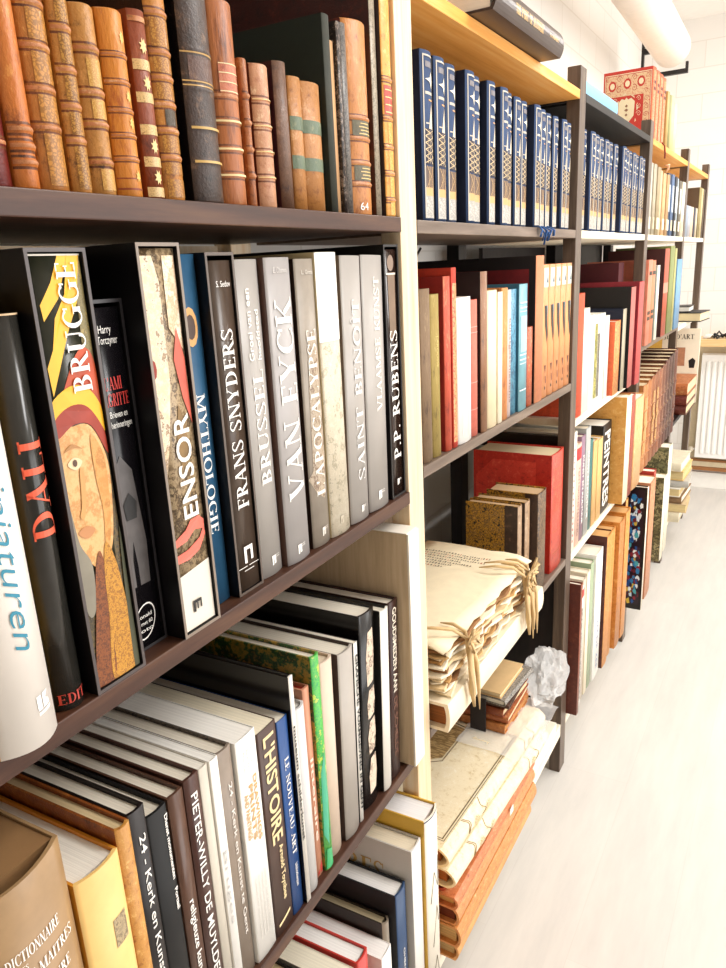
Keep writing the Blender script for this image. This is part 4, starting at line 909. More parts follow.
for z_, z2_ in ((.225, .228), (.215, .218), (.208, .2095), (.118, .121), (.108, .111), (.100, .102), (.043, .046)): strip(b, z_, z2_, ink('cfdcdc'), -.8, .8, name='pale_band')
strip(b, .125, .20, plain('a4c4c8', .35), -.7, .9, name='pale_panel')
b = bk(1.565, 1.603, Z2, 1.360, -.004, leather('b8542c', '8a2c18', 'e0b078'), 'small red book with cream page edge leaning beside the orange set', bulge=.003, depth=.12, page=pages('e0cc98'), lean=.0)
b = bk(1.606, 1.664, Z2, 1.507, .0, cloth('cc8058', .12), 'large dark red folio with black-bordered cover and orange spine', bulge=.003, depth=.30, sidemat=cloth('16090a'))
mb = MB(); mb.add([(-.28, -b.w/2-.0004, .02), (-.018, -b.w/2-.0004, .02), (-.018, -b.w/2-.0004, .292), (-.28, -b.w/2-.0004, .292)], [(0, 1, 2, 3)], cloth('7c1418')); mb.build('red_cover_panel', b.cover)
orl = ['first orange volume with black diagonal mark, beside the large dark red folio', 'second orange volume with black diagonal mark', 'third orange volume with black diagonal mark', 'fourth orange volume with black diagonal mark', 'last orange volume with black diagonal mark, at the frame']
ob = None
for i, (a_, c_) in enumerate(((1.668, 1.715), (1.716, 1.763), (1.764, 1.811), (1.812, 1.859), (1.860, 1.907))):
    b = bk(a_, c_, Z2, 1.487, -.004, plain('e09660', .45, .12), orl[i], bulge=.003, depth=.22, group='orange set with diagonal marks')
    W2 = b.w/2
    strip(b, .250, .292, plain('cfd0c4', .4), -.75, .75, name='grey_head_label'); patch(b, [(-W2*.2, .26), (W2*.5, .26), (W2*.2, .275)], ink('5a6a70'), .0008, 'small_mark')
    patch(b, [(-W2*.5, .21), (W2*.0, .21), (W2*.65, .145), (W2*.3, .125), (-W2*.3, .165)], ink('2c2a28'), .0008, 'black_diagonal'); patch(b, [(W2*.0, .21), (W2*.35, .21), (W2*.5, .18)], ink('5c8c98'), .0008, 'blue_wedge')
    patch(b, [(-W2*.4, .075), (W2*.1, .075), (-W2*.1, .055)], ink('6a3c28'), .0008, 'ornament'); patch(b, [(-W2*.1+.003*math.cos(k*.785), .022+.004*math.sin(k*.785)) for k in range(8)], BLACK, .0008, 'dot')
    patch(b, [(-W2*.1, .05), (W2*.1, .05), (W2*.3, .035), (0, .032)], ink('8a4c34'), .0008, 'ornament')

# shelf with the marbled books
Z3 = .70
b = bk(1.785, 1.892, Z3, 1.022, -.006, leather('d2402a', '9c2016', 'e87850', rough=.35), 'huge red half-leather folio, tallest book on the shelf with the marbled ones', depth=.215, bulge=.004, page=pages('dcc8a0'), t=.004, sidemat=leather('b8241a', '84120f', 'd4503a'))
mb = MB(); mb.add([(-.208, -b.w/2-.0004, .03), (-.208, -b.w/2-.0004, .255), (-.16, -b.w/2-.0004, .302), (-.045, -b.w/2-.0004, .302), (-.045, -b.w/2-.0004, .03)], [(0, 4, 3, 2, 1)], leather('cf3a2c', '8c1a18', 'e4644c')); mb.build('cover_panel', b.cover)
for z_ in (.05, .11, .17, .23, .28): strip(b, z_, z_+.0015, ink('b86a3c'), -.7, .7, name='gilt_line')
MARB = marbled('1a1210', 'd09a30', '8a6a3c', 75)
ml = ['front marbled book with black and gold cover and tan spine', 'middle marbled book of the three', 'rear marbled book with dark speckled spine, next to the red folio']
for i, (a_, c_, zt, p_, w2) in enumerate(((1.590, 1.620, .944, -.028, 1), (1.625, 1.662, .945, -.022, 1), (1.668, 1.735, .955, -.004, 1))):
    b = bk(a_, c_, Z3, zt, p_, leather('a08060', '6a4a30', 'd0b48c') if i < 2 else marbled('3c281c', '8a6a44', '1c120e', 90), ml[i], depth=.135, bulge=.004, page=pages('c8a880'), sidemat=MARB, group='marbled books on the third shelf')
    mb = MB(); mb.add([(-.036, -b.w/2-.0004, 0.001), (-.004, -b.w/2-.0004, .001), (-.004, -b.w/2-.0004, b.h-.001), (-.036, -b.w/2-.0004, b.h-.001)], [(0, 1, 2, 3)], leather('3a2820', '1e1410', '6a4c3c')); mb.build('leather_edge', b.cover)
    b.pages.parent = b.root
mb = MB(); mb.box(-.30, -.29, 1.04, 1.50, Z3+.0006, 1.02, wood('grey_brown_panel', '5c4c3e', '7a6854', '94806a', (10, 10, 1), .35)); tag(mb.build('wooden_board'), 'grey-brown board standing at the back behind the tied papers', 'panel')

# vellum book under the tied papers
VEL = leather('eadbbb', 'd4bf96', 'f5ecd8', rough=.5)
VS = plain('efe2c6', .5, .05)
vb = flat_book('vellum_book', 'vellum-bound book lying flat under the tied papers, brown pages at its open end', -.24, .036, 1.036, 1.585, Z3, .757, VS, page=pages_flat('a4622c', .5), t=.006, bulge=.004, inset=.012, yaw_=.0)
# tied papers
tb = empty('paper_bundle', False, -.105, 1.282, .758, 0, -.015); tag(tb, 'thick bundle of old deckle-edged papers tied with cream ribbons', 'papers')
PAP = [plain(c, .85, .15) for c in ('e6d2ac', 'c8a470', 'f0e2c6', '8a6038', 'e0c698', 'f2e6cc', 'b08650')]
def sheaf(z0_, z1_, hx, hy, seed, m, wavy=.006):
    r_ = random.Random(seed); n = 26; mb = MB(); ox, oy = r_.uniform(-.004, .004), r_.uniform(-.005, .005)
    ph = [r_.uniform(0, 6.28) for _ in range(6)]
    def ed(k, t_): return wavy*(.5*math.sin(7*t_+ph[k])+.3*math.sin(19*t_+ph[k+1])+.25*r_.uniform(-1, 1))
    pts = []
    for i in range(n): t_ = -1+2*i/n; pts.append((hx+ed(0, t_), hy*t_))
    for i in range(n//2): t_ = 1-4*i/n; pts.append((hx*t_, hy+ed(1, t_)))
    for i in range(n//2): t_ = 1-4*i/n; pts.append((-hx, hy*t_))
    for i in range(n//2): t_ = -1+4*i/n; pts.append((hx*t_, -hy+ed(2, t_)*1.2))
    N_ = len(pts); dz = [.25*(z1_-z0_)*math.sin(9*p[1]/hy+ph[3])+.3*(z1_-z0_)*math.sin(5*p[0]/hx*3+ph[4]) for p in pts]
    vs_ = [(x+ox, y+oy, z0_+d*.6) for (x, y), d in zip(pts, dz)]+[(x+ox-.002, y+oy, z1_+d*.6) for (x, y), d in zip(pts, dz)]
    mb.add(vs_, [tuple(range(N_-1, -1, -1)), tuple(range(N_, 2*N_))]+[(i, (i+1) % N_, N_+(i+1) % N_, N_+i) for i in range(N_)], m)
    return mb
z_ = .0015; k = 0
while z_ < .088:
    th = R.choice((.0035, .005, .0065)); hx = .128+R.uniform(-.006, .004)
    sheaf(z_, z_+th*.66, hx, .226+R.uniform(-.010, .008)-(.012 if k % 7 in (1, 3) else 0), k, PAP[k % 7], .011).build('gathering', tb); z_ += th; k += 1
# top sheet with printed lines
mb = MB(); nx, ny = 8, 20; vs_ = []
def tz(x, y): return .1015+.002*math.sin(6*x/.13+1)*math.cos(3*y/.23)-.008*max(0, x/.13)**3
for i in range(nx+1):
    for j in range(ny+1):
        x = -.13+.26*i/nx; y = -.232+.464*j/ny
        rx = .003*math.sin(j*1.9) if i == nx else 0
        vs_.append((x+rx, y+(.003*math.sin(i*2.1) if j in (0, ny) else 0), tz(x, y)))
mb.add(vs_, [(i*(ny+1)+j, (i+1)*(ny+1)+j, (i+1)*(ny+1)+j+1, i*(ny+1)+j+1) for i in range(nx) for j in range(ny)], plain('ecdcba', .85, .05), True)
ts = mb.build('title_sheet', tb); so = ts.modifiers.new('thickness', 'SOLIDIFY'); so.thickness = .003; so.offset = -1
INKB = ink('5c4a3a'); mb = MB(); r_ = random.Random(4)
for ln in range(7):
    x0_ = -.115; y_ = .170-.013*ln; x = x0_; xe = (.055, .03, .05, .0, .03, -.01, -.03)[ln]
    while x < xe:
        wl = r_.uniform(.003, .007); hh = r_.uniform(.004, .008)
        mb.add([(x, y_, tz(x, y_)+.0008), (x+wl*.5, y_, tz(x, y_)+.0008), (x+wl*.5, y_+hh, tz(x, y_)+.0008), (x, y_+hh, tz(x, y_)+.0008)], [(0, 1, 2, 3)], INKB if r_.random() > .08 else ink('b86848')); x += wl+.001
mb.build('printed_lines', ts)
RIB = plain('d8b886', .7, .12)
def tie(yb, flip, seed):
    r_ = random.Random(seed); mb = MB(); xf = .139
    mb.tube([(.085, yb+.008, .104), (.11, yb+.01, .106), (xf-.006, yb+.012, .096), (xf, yb+.012, .06), (xf+.008, yb+.010, .02), (xf+.012, yb+.01, -.03)], [.001, .0035, .0035, .0045, .005, .004], RIB, 6, 1.0)
    kx, kz = xf+.004, .078
    for q in range(7):
        a = r_.uniform(0, 6.28); l = r_.uniform(.018, .040)
        mb.tube([(kx, yb+.012, kz), (kx+.008, yb+.012+l*math.cos(a)*.6, kz+l*math.sin(a)*.6+.006), (kx+.010, yb+.012+l*math.cos(a+.5), kz+l*math.sin(a+.5)), (kx+.004, yb+.012+l*.4*math.cos(a+1.2), kz+l*.4*math.sin(a+1.2)), (kx, yb+.012, kz)], .0028, RIB, 6)
    mb.tube([(kx, yb+.012, kz), (kx-.02, yb-.02, .112), (kx-.05, yb-.045, .120), (kx-.085, yb-.05, .113)], [.003, .0035, .003, .0012], RIB, 6)
    mb.tube([(kx, yb+.012, kz), (kx+.007, yb+.025, .03), (kx+.009, yb+.03, -.03), (kx+.009, yb+.034, -.075)], [.004, .005, .004, .001], RIB, 6)
    mb.tube([(kx, yb+.012, kz), (kx+.007, yb+.0, .03), (kx+.011, yb-.006, -.01), (kx+.011, yb+.004, -.05)], [.004, .006, .006, .003], RIB, 6)
    return mb.build('tie_ribbon', tb)
tie(-.16, 1, 3); tie(.150, 1, 5); tie(.178, 1, 9)
mb = MB()
for q in range(7):
    a = q*.9; mb.add([(.135+.006*math.cos(a), .16+.010*q*.4, .085+.01*math.sin(a)), (.150, .165+.006*q, .078+.012*math.cos(a)), (.142, .18+.004*q, .062+.012*math.sin(a*1.3)), (.133, .165+.002*q, .066)], [(0, 1, 2, 3)], PAP[2])
mb.build('torn_scraps', tb)

# ---------------- folios on the bottom shelf
ZF = .17
RED_B = leather('b8642e', '8c4018', 'd89858'); TANF = leather('cc8a4c', 'a8622c', 'e4b880', streak=3)
fl = [('folio', 'lowest of the floor pile, thick pale book with uneven page ends', .042, 1.045, 1.500, .170, .212, plain('d89c60', .5, .15), pages_flat('e4c48c', .5)),
      ('folio', 'wide tan leather folio second from the bottom of the pile', .050, 1.038, 1.515, .213, .262, TANF, pages_flat('dcb67c', .5)),
      ('folio', 'tan folio with dark brown page ends in the middle of the pile', .046, 1.040, 1.512, .263, .305, leather('d08c54', 'a85c30', 'e4b07c', streak=3), pages_flat('7a3418', .4)),
      ('folio', 'flat orange-tan folio with a small white paper label, under the black one', .046, 1.036, 1.508, .306, .336, leather('c87848', '9c4c28', 'dca478', streak=3), pages_flat('e0b070', .6)),
      ('folio', 'thin black-paged folio recessed below the two vellum folios', .020, 1.040, 1.505, .337, .360, leather('b4402c', '7c2418', 'd07050'), plain('1c1210', .6))]
for nm, lb, xf, a_, c_, z0_, z1_, cv, pg in fl:
    fb = flat_book(nm, lb, -.25, xf, a_, c_, z0_, z1_, cv, page=pg, t=.004, bulge=.008, inset=.010, yaw_=0)
mb = MB(); mb.box(.0, .0008, -.010, .010, -.008, .008, WHITE); o = mb.build('paper_label', None, 0, (.0475, 1.33, .3205)); o.rotation_euler = (0, 0, -.0); 
lab_parent = [x for x in C.objects if x.get('label', '').startswith('flat orange-tan folio')][0]
o.parent = lab_parent; o.location = (.0475+.002-lab_parent.location.x, 1.33-lab_parent.location.y, .0145)
VEL2 = leather('ecdcba', 'd0b888', 'f6ecd6', rough=.45)
f2 = flat_book('vellum_folio', 'lower of the two vellum folios with rounded spine and orange-brown page ends', -.25, .058, 1.034, 1.550, .361, .403, VEL2, page=pages_flat('b4682c', .5), t=.004, bulge=.018, inset=.010, yaw_=-.045)
f1 = flat_book('vellum_folio', 'upper vellum folio with ruled border and gilt cartouche on its cover', -.26, .045, 1.034, 1.560, .404, .446, VEL2, page=pages_flat('b4682c', .5), t=.004, bulge=.018, inset=.010, yaw_=-.045)
for f_, k_ in ((f1, 1), (f2, 0)):
    for yy in (-.17, -.165, -.10, .13, .18):
        mb = MB(); h = f_.h; P_ = []
        for i in range(13):
            z = h*i/12; P_.append((f_.dx/2-.018*(2*z/h-1)**2+.0006, yy+.006*math.sin(i*.9+yy*40), z))
        mb.tube(P_, .0008, ink('9c7c48'), 4); mb.build('spine_tooling', f_.cover)
    vs_, fs_ = [], []
    for q, (yy, zc) in enumerate(((-.135, .5), (.155, .5), (-.08, .5))):
        pts = [(yy+.014*(1 if i % 2 else .6)*math.cos(i*math.tau/20), h*zc+.010*(1 if i % 2 else .6)*math.sin(i*math.tau/20)) for i in range(20)]
        o_ = len(vs_); vs_ += [(f_.dx/2-.018*(2*z/h-1)**2+.0012, y, z) for y, z in pts]; fs_.append(tuple(range(o_, o_+20)))
    mb = MB(); mb.add(vs_, fs_, gilt('b89858', 'ecdcba', 200, .45)); mb.build('spine_ornament', f_.cover)
top = f1.h+.0006; DX, DY = f1.dx/2, f1.dy/2
mb = MB(); LB = ink('6a5634')
def rule(x0_, y0_, x1_, y1_, wd=.0016):
    mb.add([(min(x0_, x1_)-wd/2, min(y0_, y1_)-wd/2, top), (max(x0_, x1_)+wd/2, min(y0_, y1_)-wd/2, top), (max(x0_, x1_)+wd/2, max(y0_, y1_)+wd/2, top), (min(x0_, x1_)-wd/2, max(y0_, y1_)+wd/2, top)], [(0, 1, 2, 3)], LB)
for e_ in (.022, .027):
    rule(-DX+e_, -DY+e_, DX-e_, -DY+e_, .0012); rule(-DX+e_, DY-.11-e_, DX-e_, DY-.11-e_, .0012); rule(DX-e_, -DY+e_, DX-e_, DY-.11-e_, .0014 if e_ < .025 else .0024); rule(-DX+e_, -DY+e_, -DX+e_, DY-.11-e_, .0012)
mb.build('ruled_border', f1.cover)
mb = MB(); mb.add([(-.11, -.12, top), (.015, -.02, top), (.015, .10, top), (-.11, .12, top)], [(0, 1, 2, 3)], gilt('c8a874', '7a5c34', 130, .5)); mb.build('gilt_cartouche', f1.cover)
mb = MB()
for a_, c_ in (((-.115, -.13), (.02, -.03)), ((.02, -.03), (.02, .105)), ((.02, .105), (-.115, .13))):
    mb.tube([(a_[0], a_[1], top), (c_[0], c_[1], top)], .0013, LB, 4)
for q in range(3): mb.tube([(.02+.006*q, .105, top), (.026+.004*q, .115+.003*q, top+.0004), (.02, .118, top)], .0009, LB, 4)
mb.build('cartouche_frame', f1.cover)
# white box to the right of the folios
mb = MB(); mb.box(-.25, -.002, 1.60, 1.868, ZF+.0006, .20, plain('f4ead6', .6, .04)); tag(mb.build('flat_box'), 'flat cream box at the right end of the bottom shelf of the second bay', 'box')

# ---------------- small pile on the vellum folio
def fpile(items, x1_, yc, z0_, yawb=0):
    z = z0_
    for (nm, lb, dx_, dy_, th, cv, pg, side, yw, ox, oy) in items:
        flat_book(nm, lb, x1_-dx_+ox, x1_+ox, yc-dy_/2+oy, yc+dy_/2+oy, z, z+th, cv, page=pg, spine_side=side, yaw_=yw, t=.0018, bulge=.003, inset=.003); z += th+.0008
    return z
fpile([('small_book', 'lowest tan book of the small pile on the vellum folio', .165, .17, .022, leather('b4703a', '7a3c1c', 'd8a468'), pages_flat('c88a4c', .6), '-y', -.03, 0, 0),
       ('small_book', 'cream-edged brown book second in the small pile', .16, .165, .017, leather('a85c34', '6a3018', 'd0945c'), pages_flat('ecd8b0', .7), '-y', .03, .0, .002),
       ('small_book', 'red-brown leather book in the middle of the small pile', .155, .16, .020, leather('8c4426', '54240f', 'b87444'), pages_flat('e8cfa4', .7), '-y', -.05, -.004, .0),
       ('small_book', 'thin dark brown book under the marbled notebook', .15, .165, .010, leather('4c3024', '2c1a12', '7a5840'), pages_flat('f2e6cc', .7), '-y', .05, .0, .002),
       ('small_book', 'notebook with black and white marbled cover near the top of the small pile', .145, .17, .016, marbled('2a2624', 'b8b0a4', '6a645c', 130), pages_flat('f6efe0', .8), '+x', -.06, .004, .004),
       ('small_book', 'plain tan paper-covered book on top of the small pile', .13, .15, .014, plain('dcb884', .7, .06), pages_flat('ecd8b0', .7), '-x', -.02, -.012, -.006)], .005, 1.50, .4475)
e = MB(); e.box(-.078, -.040, 1.403, 1.406, .4485, .535, plain('241c1c', .6)); tag(e.build('strap'), 'wide black strap around the small pile of brown books', 'strap')
# clear plastic bag
m_, nt_, b_ = new('thin_clear_plastic'); b_.inputs['Base Color'].default_value = (1, .99, .97, 1); b_.inputs['Roughness'].default_value = .3; b_.inputs['Alpha'].default_value = .34; b_.inputs['Specular IOR Level'].default_value = .8
v_ = coords(nt_); bump(nt_, b_, noise(nt_, v_, 40, 5, .7), .8, .006)
bm = bmesh.new(); bmesh.ops.create_icosphere(bm, subdivisions=4, radius=1); r_ = random.Random(11)
from mathutils import noise as mn
for v in bm.verts:
    n_ = mn.noise(v.co*2.3)+.5*mn.noise(v.co*5.1); c_ = v.co*(1+.34*n_)
    v.co = Vector((c_.x*.05, c_.y*.10, c_.z*.040))
me = bpy.data.meshes.new('plastic_bag'); bm.to_mesh(me); bm.free(); me.materials.append(m_)
o = bpy.data.objects.new('plastic_bag', me); C.objects.link(o); o.location = (.020, 1.665, .47); o.rotation_euler = (.2, .1, .2); tag(o, 'crumpled clear plastic bag beside the small pile of books', 'bag')
mb = MB(); n_ = 14; vs_ = []
for i in range(n_+1):
    for j in range(6):
        y = 1.34+.24*i/n_; x = -.09+.165*j/5; vs_.append((x-(y-1.3)*-.02, y, .4485+.003*math.sin(i*1.7+j)+.002*math.cos(j*2.1)))
mb.add(vs_, [(i*6+j, (i+1)*6+j, (i+1)*6+j+1, i*6+j+1) for i in range(n_) for j in range(5)], m_, True)
tag(mb.build('plastic_sheet'), 'thin clear plastic film spread on the vellum folio below the small pile', 'film')

# ================================================================ third bay
fb = flat_book('pale_book', 'pale blue and white book lying flat on the dark top shelf', -.20, -.012, 1.985, 2.36, 1.8745, 1.912, plain('7cb8d8', .4, .05), page=pages_flat('f4f6f8', .95), t=.008, bulge=.002)
ZT = 1.8745
RG = cloth('c83a2c', .12)
rl = ['red cloth volume whose gilt cover with cream shield faces the viewer', 'second red volume of the gilt set on the pine top board', 'third red volume of the gilt set on the pine top board', 'last red volume of the gilt set, next to the olive books']
for i in range(4):
    b = bk(2.905+.068*i, 2.905+.068*(i+1)-.001, ZT, 2.105, -.018, cloth('d8663c', .2), rl[i], depth=.165, bulge=.004, sidemat=RG, page=pages('f4dcc0'))
    strip(b, .01, .22, gilt('e8b078', 'c85030', 90, .5), -.7, .7, name='gilt_panel')
    for z_ in (.16, .18): strip(b, z_, z_+.010, ink('5a2018'), -.5, .5, .0009, name='black_label')
    if i == 0:
        yy = -b.w/2-.0005; CR = ink('f2deb6'); mb = MB()
        def pl(pts, m=CR, d=0): mb.add([(x, yy-d, z) for x, z in pts], [tuple(range(len(pts)))], m)
        for (x0_, x1_, z0_, z1_) in ((-.160, -.006, .218, .2205), (-.160, -.006, .008, .0105), (-.160, -.158, .008, .22), (-.008, -.006, .008, .22)): pl([(x0_, z0_), (x1_, z0_), (x1_, z1_), (x0_, z1_)])
        pl([(-.086, .055), (-.060, .085), (-.058, .13), (-.070, .142), (-.080, .138), (-.086, .145), (-.092, .138), (-.102, .142), (-.113, .13), (-.111, .085)])
        pl([(-.030, .012), (-.010, .012), (-.010, .216), (-.030, .216)], gilt('ecd0a0', 'c83a2c', 110, .37, True), -.0001)
        pl([(-.156, .150), (-.030, .150), (-.030, .216), (-.156, .216)], gilt('ecd0a0', 'c83a2c', 110, .37, True), -.0001)
        pl([(-.156, .012), (-.140, .012), (-.140, .150), (-.156, .150)], gilt('ecd0a0', 'c83a2c', 110, .37, True), -.0001)
        for cx_, cz_ in ((-.135, .185), (-.085, .188), (-.04, .19)):
            pl([(cx_+.013*math.cos(k*math.tau/10), cz_+.017*math.sin(k*math.tau/10)) for k in range(10)], RG, .0002); pl([(cx_+.008*math.cos(k*math.tau/10), cz_+.010*math.sin(k*math.tau/10)) for k in range(10)], CR, .0004)
        for px_, pz_, sx_ in ((-.085, .105, 1), (-.085, .118, .7), (-.085, .09, .7)):
            pl([(px_-.007*sx_, pz_), (px_, pz_-.005), (px_+.007*sx_, pz_), (px_, pz_+.005)], ink('8a5a3c'), .0005)
        for k in range(14):
            a = k*.8; pl([(-.085+.034*math.cos(a)*(1+.1*(k % 3)), .10+.055*math.sin(a)+q2) for q2 in (0,)]+[(-.085+.040*math.cos(a+.12), .10+.060*math.sin(a+.12)), (-.085+.034*math.cos(a+.25), .10+.055*math.sin(a+.25))], CR, .0002)
        def scroll(cx_, cz_, r0, m, a0=0, sg=1, d=.0006):
            n_ = 18; q = []
            for k in range(n_+1):
                t = k/n_; a = a0+sg*t*8.5; r_ = r0*(1-.8*t); wd = r0*.17*(1-.5*t)
                q.append((cx_+r_*math.cos(a), cz_+1.15*r_*math.sin(a), cx_+(r_-wd)*math.cos(a), cz_+1.15*(r_-wd)*math.sin(a)))
            for k in range(n_): pl([(q[k][0], q[k][1]), (q[k+1][0], q[k+1][1]), (q[k+1][2], q[k+1][3]), (q[k][2], q[k][3])], m, d)
        RI = ink('b82c24')
        for cx_, cz_, r0, a0, sg in ((-.112, .205, .010, 0, 1), (-.062, .205, .010, 3, -1), (-.112, .172, .011, 1, 1), (-.062, .172, .011, 2, -1), (-.148, .160, .008, 0, 1), (-.022, .160, .008, 3, -1), (-.150, .206, .007, 1, 1), (-.020, .206, .007, 2, -1),
                                     (-.020, .135, .009, 0, 1), (-.020, .11, .009, 2, -1), (-.020, .085, .009, 0, 1), (-.020, .06, .009, 2, -1), (-.148, .13, .008, 0, 1), (-.148, .105, .008, 2, -1)): scroll(cx_, cz_, r0, RI, a0, sg)
        for cx_, cz_, r0, a0, sg in ((-.125, .138, .008, 0, 1), (-.045, .138, .008, 3, -1), (-.126, .115, .009, 1, -1), (-.044, .115, .009, 2, 1), (-.126, .09, .009, 0, 1), (-.044, .09, .009, 3, -1)): scroll(cx_, cz_, r0, CR, a0, sg)
        mb.build('gilt_cover_design', b.cover)
for k, (a_, c_, zt, col, lb) in enumerate(((3.18, 3.225, 2.07, 'b89a5c', 'dull gold book right of the red gilt volumes'), (3.227, 3.275, 2.065, '8a8a54', 'olive green book on the pine top board'), (3.277, 3.345, 2.07, 'dcc48c', 'cream yellow book between the olive one and the frame'), (3.347, 3.42, 2.055, 'e4d4a4', 'last pale cream book on the pine top board'))):
    bk(a_, c_, ZT, zt, -.012, plain(col, .5, .1), lb, bulge=.003)
mb = MB(); mb.tube([(.0, 3.03, 1.878), (.006, 3.05, 1.868), (.006, 3.07, 1.845), (.004, 3.08, 1.83)], .003, ink('8a2c20'), 6, .4); tag(mb.build('bookmark_ribbon'), 'dark red bookmark ribbon hanging over the pine top board', 'ribbon')

Z3B = 1.08
b = bk(1.985, 2.046, Z3B, 1.408, -.004, cloth('d2502c', .2), 'orange-red cloth book, first right of the frame on the white shelf', bulge=.003)
b = bk(2.05, 2.115, Z3B, 1.365, -.006, plain('f4ead8', .5, .03), 'cream book second on the white shelf', bulge=.003)
b = bk(2.117, 2.170, Z3B, 1.342, -.006, plain('fbf7f0', .5, .02), 'plain white book third on the white shelf', bulge=.002)
b = bk(2.172, 2.300, Z3B, 1.338, -.006, plain('f9f5ec', .5, .02), 'wide white book with olive and dark printed strips on its spine', bulge=.002, depth=.22)
W2 = b.w/2
patch(b, [(-W2*.92, .02), (-W2*.5, .02), (-W2*.5, .235), (-W2*.92, .235)], marbled('9a9440', '6a6a2c', 'c8bc68', 30), name='olive_strip')
patch(b, [(-W2*.45, .02), (-W2*.05, .02), (-W2*.05, .205), (-W2*.45, .205)], marbled('4c4a44', '8a8478', '2a2826', 50), name='dark_strip')
b = bk(2.302, 2.344, Z3B, 1.327, -.004, plain('f6f1e6', .5, .03), 'white book left of the gold-patterned orange one', bulge=.001)
b = bk(2.352, 2.432, Z3B, 1.306, .012, gilt('e0a858', 'c86a34', 60, .5), 'short orange book with gold patterned spine', bulge=.002, sidemat=cloth('d8663c'))
b = bk(2.436, 2.490, Z3B, 1.337, .016, plain('b0a48c', .5), 'thin book with navy cover and grey edge', sidemat=plain('141c30', .5), depth=.22, bulge=.001)
b = bk(2.50, 2.575, Z3B, 1.400, .026, cloth('c06a60'), 'tall black-covered book with pale pink edge, left of the dark red one', sidemat=plain('15110f', .55), depth=.27, bulge=.002)
b = bk(2.577, 2.66, Z3B, 1.413, .036, cloth('c8544e'), 'tall crimson book, last on the white shelf', sidemat=cloth('7a1420'), depth=.29, bulge=.003)
mb = MB(); mb.box(-.30, -.06, 2.70, 2.78, Z3B+.0006, 1.475, cloth('4a0c14')); tag(mb.build('folio'), 'very tall dark wine-red folio at the back of the white shelf', 'book')

Z3C = .69
lst = [(1.97, 2.02, 1.038, 'f2ece0', 'white book with red dots, first right of the frame on the paperback shelf', -.006),
 (2.022, 2.072, .995, 'e0b8a4', 'pinkish red and white book, second on the paperback shelf', -.006),
 (2.074, 2.118, 1.008, '8a6a7c', 'mauve book, third on the paperback shelf', -.007),
 (2.12, 2.176, 1.022, 'a8a8a4', 'grey book, fourth on the paperback shelf', -.006),
 (2.178, 2.214, .975, '2e6a66', 'narrow teal book on the paperback shelf', -.007),
 (2.216, 2.27, .962, 'd8a868', 'light brown-orange book left of the black lettered one', -.006),
 (2.272, 2.335, .955, 'dcb070', 'sand orange book directly beside the black lettered one', -.005)]
for a_, c_, zt, col, lb, p_ in lst:
    b = bk(a_, c_, Z3C, zt, p_, plain(col, .4, .1), lb, bulge=.002, page=pages('e8dcc8'))
    if 'dots' in lb:
        for k in range(16): patch(b, [(-.003+.005*math.cos(q), .03+.018*k+.005*math.sin(q)) for q in (0, 1.57, 3.14, 4.71)], ink('c8543c'), .0007, 'red_dot')
    if 'grey book' in lb or 'mauve' in lb: title(b, 'KUNST EN KULTUUR', WHITE, .05, .26, .016, up=False, serif=False, bold=.02)
    if 'second' in lb: strip(b, .26, .295, ink('c8282c'), name='red_head'); title(b, 'TENTOONSTELLING', ink('8a5a5c'), .03, .24, .016, up=False, serif=False)
b = bk(2.337, 2.455, Z3C, .985, -.006, plain('17120f', .4, .1), 'black book with large white sloping letters on the paperback shelf', bulge=.002, page=pages('f4efe4'))
title(b, 'PEINTRES', ink('f2ece0'), .02, .27, .075, yc=.0, up=False, serif=False, bold=.03)
b.root['label'] = 'black book with large white letters on its spine, on the paperback shelf'
b = bk(2.47, 2.55, Z3C, 1.055, .036, plain('f4e6c8', .5, .04), 'tall cream book with wide orange-tan cover on the paperback shelf', sidemat=leather('d89c4c', 'b87830', 'e8bc78'), depth=.27, bulge=.002)
b = bk(2.56, 2.63, Z3C, 1.045, .034, leather('9c3c24', '6a2012', 'c8704c'), 'dark red leather book beside the tall cream one', bulge=.003)
b = bk(2.64, 2.79, Z3C, 1.018, .036, leather('e4ae74', 'c8844c', 'f4d4a4'), 'pale orange worn book at the right end of the paperback shelf', bulge=.005)
b.root['label'] = 'pale orange worn book, last on the paperback shelf'

# lower level
ZL = .17
e = bk(1.968, 1.990, .172, .600, .030, leather('8a4428', '5c2412', 'a86038'), 'thin dark brown board-like book standing out past the frame near the floor', depth=.26, bulge=.0, sidemat=leather('5c2416', '46180e', '7a3c26'))
lst = [(1.995, 2.05, .565, 'f0ece4', 'white book with black speckled pattern and red head, beside the dark brown board', .022, 'ink'),
 (2.052, 2.09, .578, 'c8b8a4', 'grey-beige book in the lowest row of the third bay', .018, ''),
 (2.092, 2.13, .585, 'f2e4c8', 'cream book in the lowest row of the third bay', .020, ''),
 (2.132, 2.175, .600, '9aa888', 'sage green book in the lowest row of the third bay', .020, ''),
 (2.177, 2.265, .612, 'f6f2ea', 'white book with faint blue lettering in the lowest row', .026, 'blue')]
for a_, c_, zt, col, lb, p_, k_ in lst:
    b = bk(a_, c_, ZL, zt, p_, plain(col, .4, .06), lb, bulge=.002, page=pages('f0e6d4'), depth=.24)
    if k_ == 'ink': strip(b, .02, .33, gilt('2c2622', 'e8e0d4', 70, .40), -.6, .6, name='speckled_panel'); strip(b, b.h-.03, b.h-.004, ink('c8302c'), name='red_head')
    if k_ == 'blue': title(b, 'BRUGGE EN DE ZEE', ink('8a98b8'), .03, .36, .02, up=False, serif=False); title(b, 'bibliotheek', ink('b8543c'), -.20, -.06, .03, yc=.37, side=True, serif=False)
OT = leather('d0883c', 'a8601c', 'e8b468')
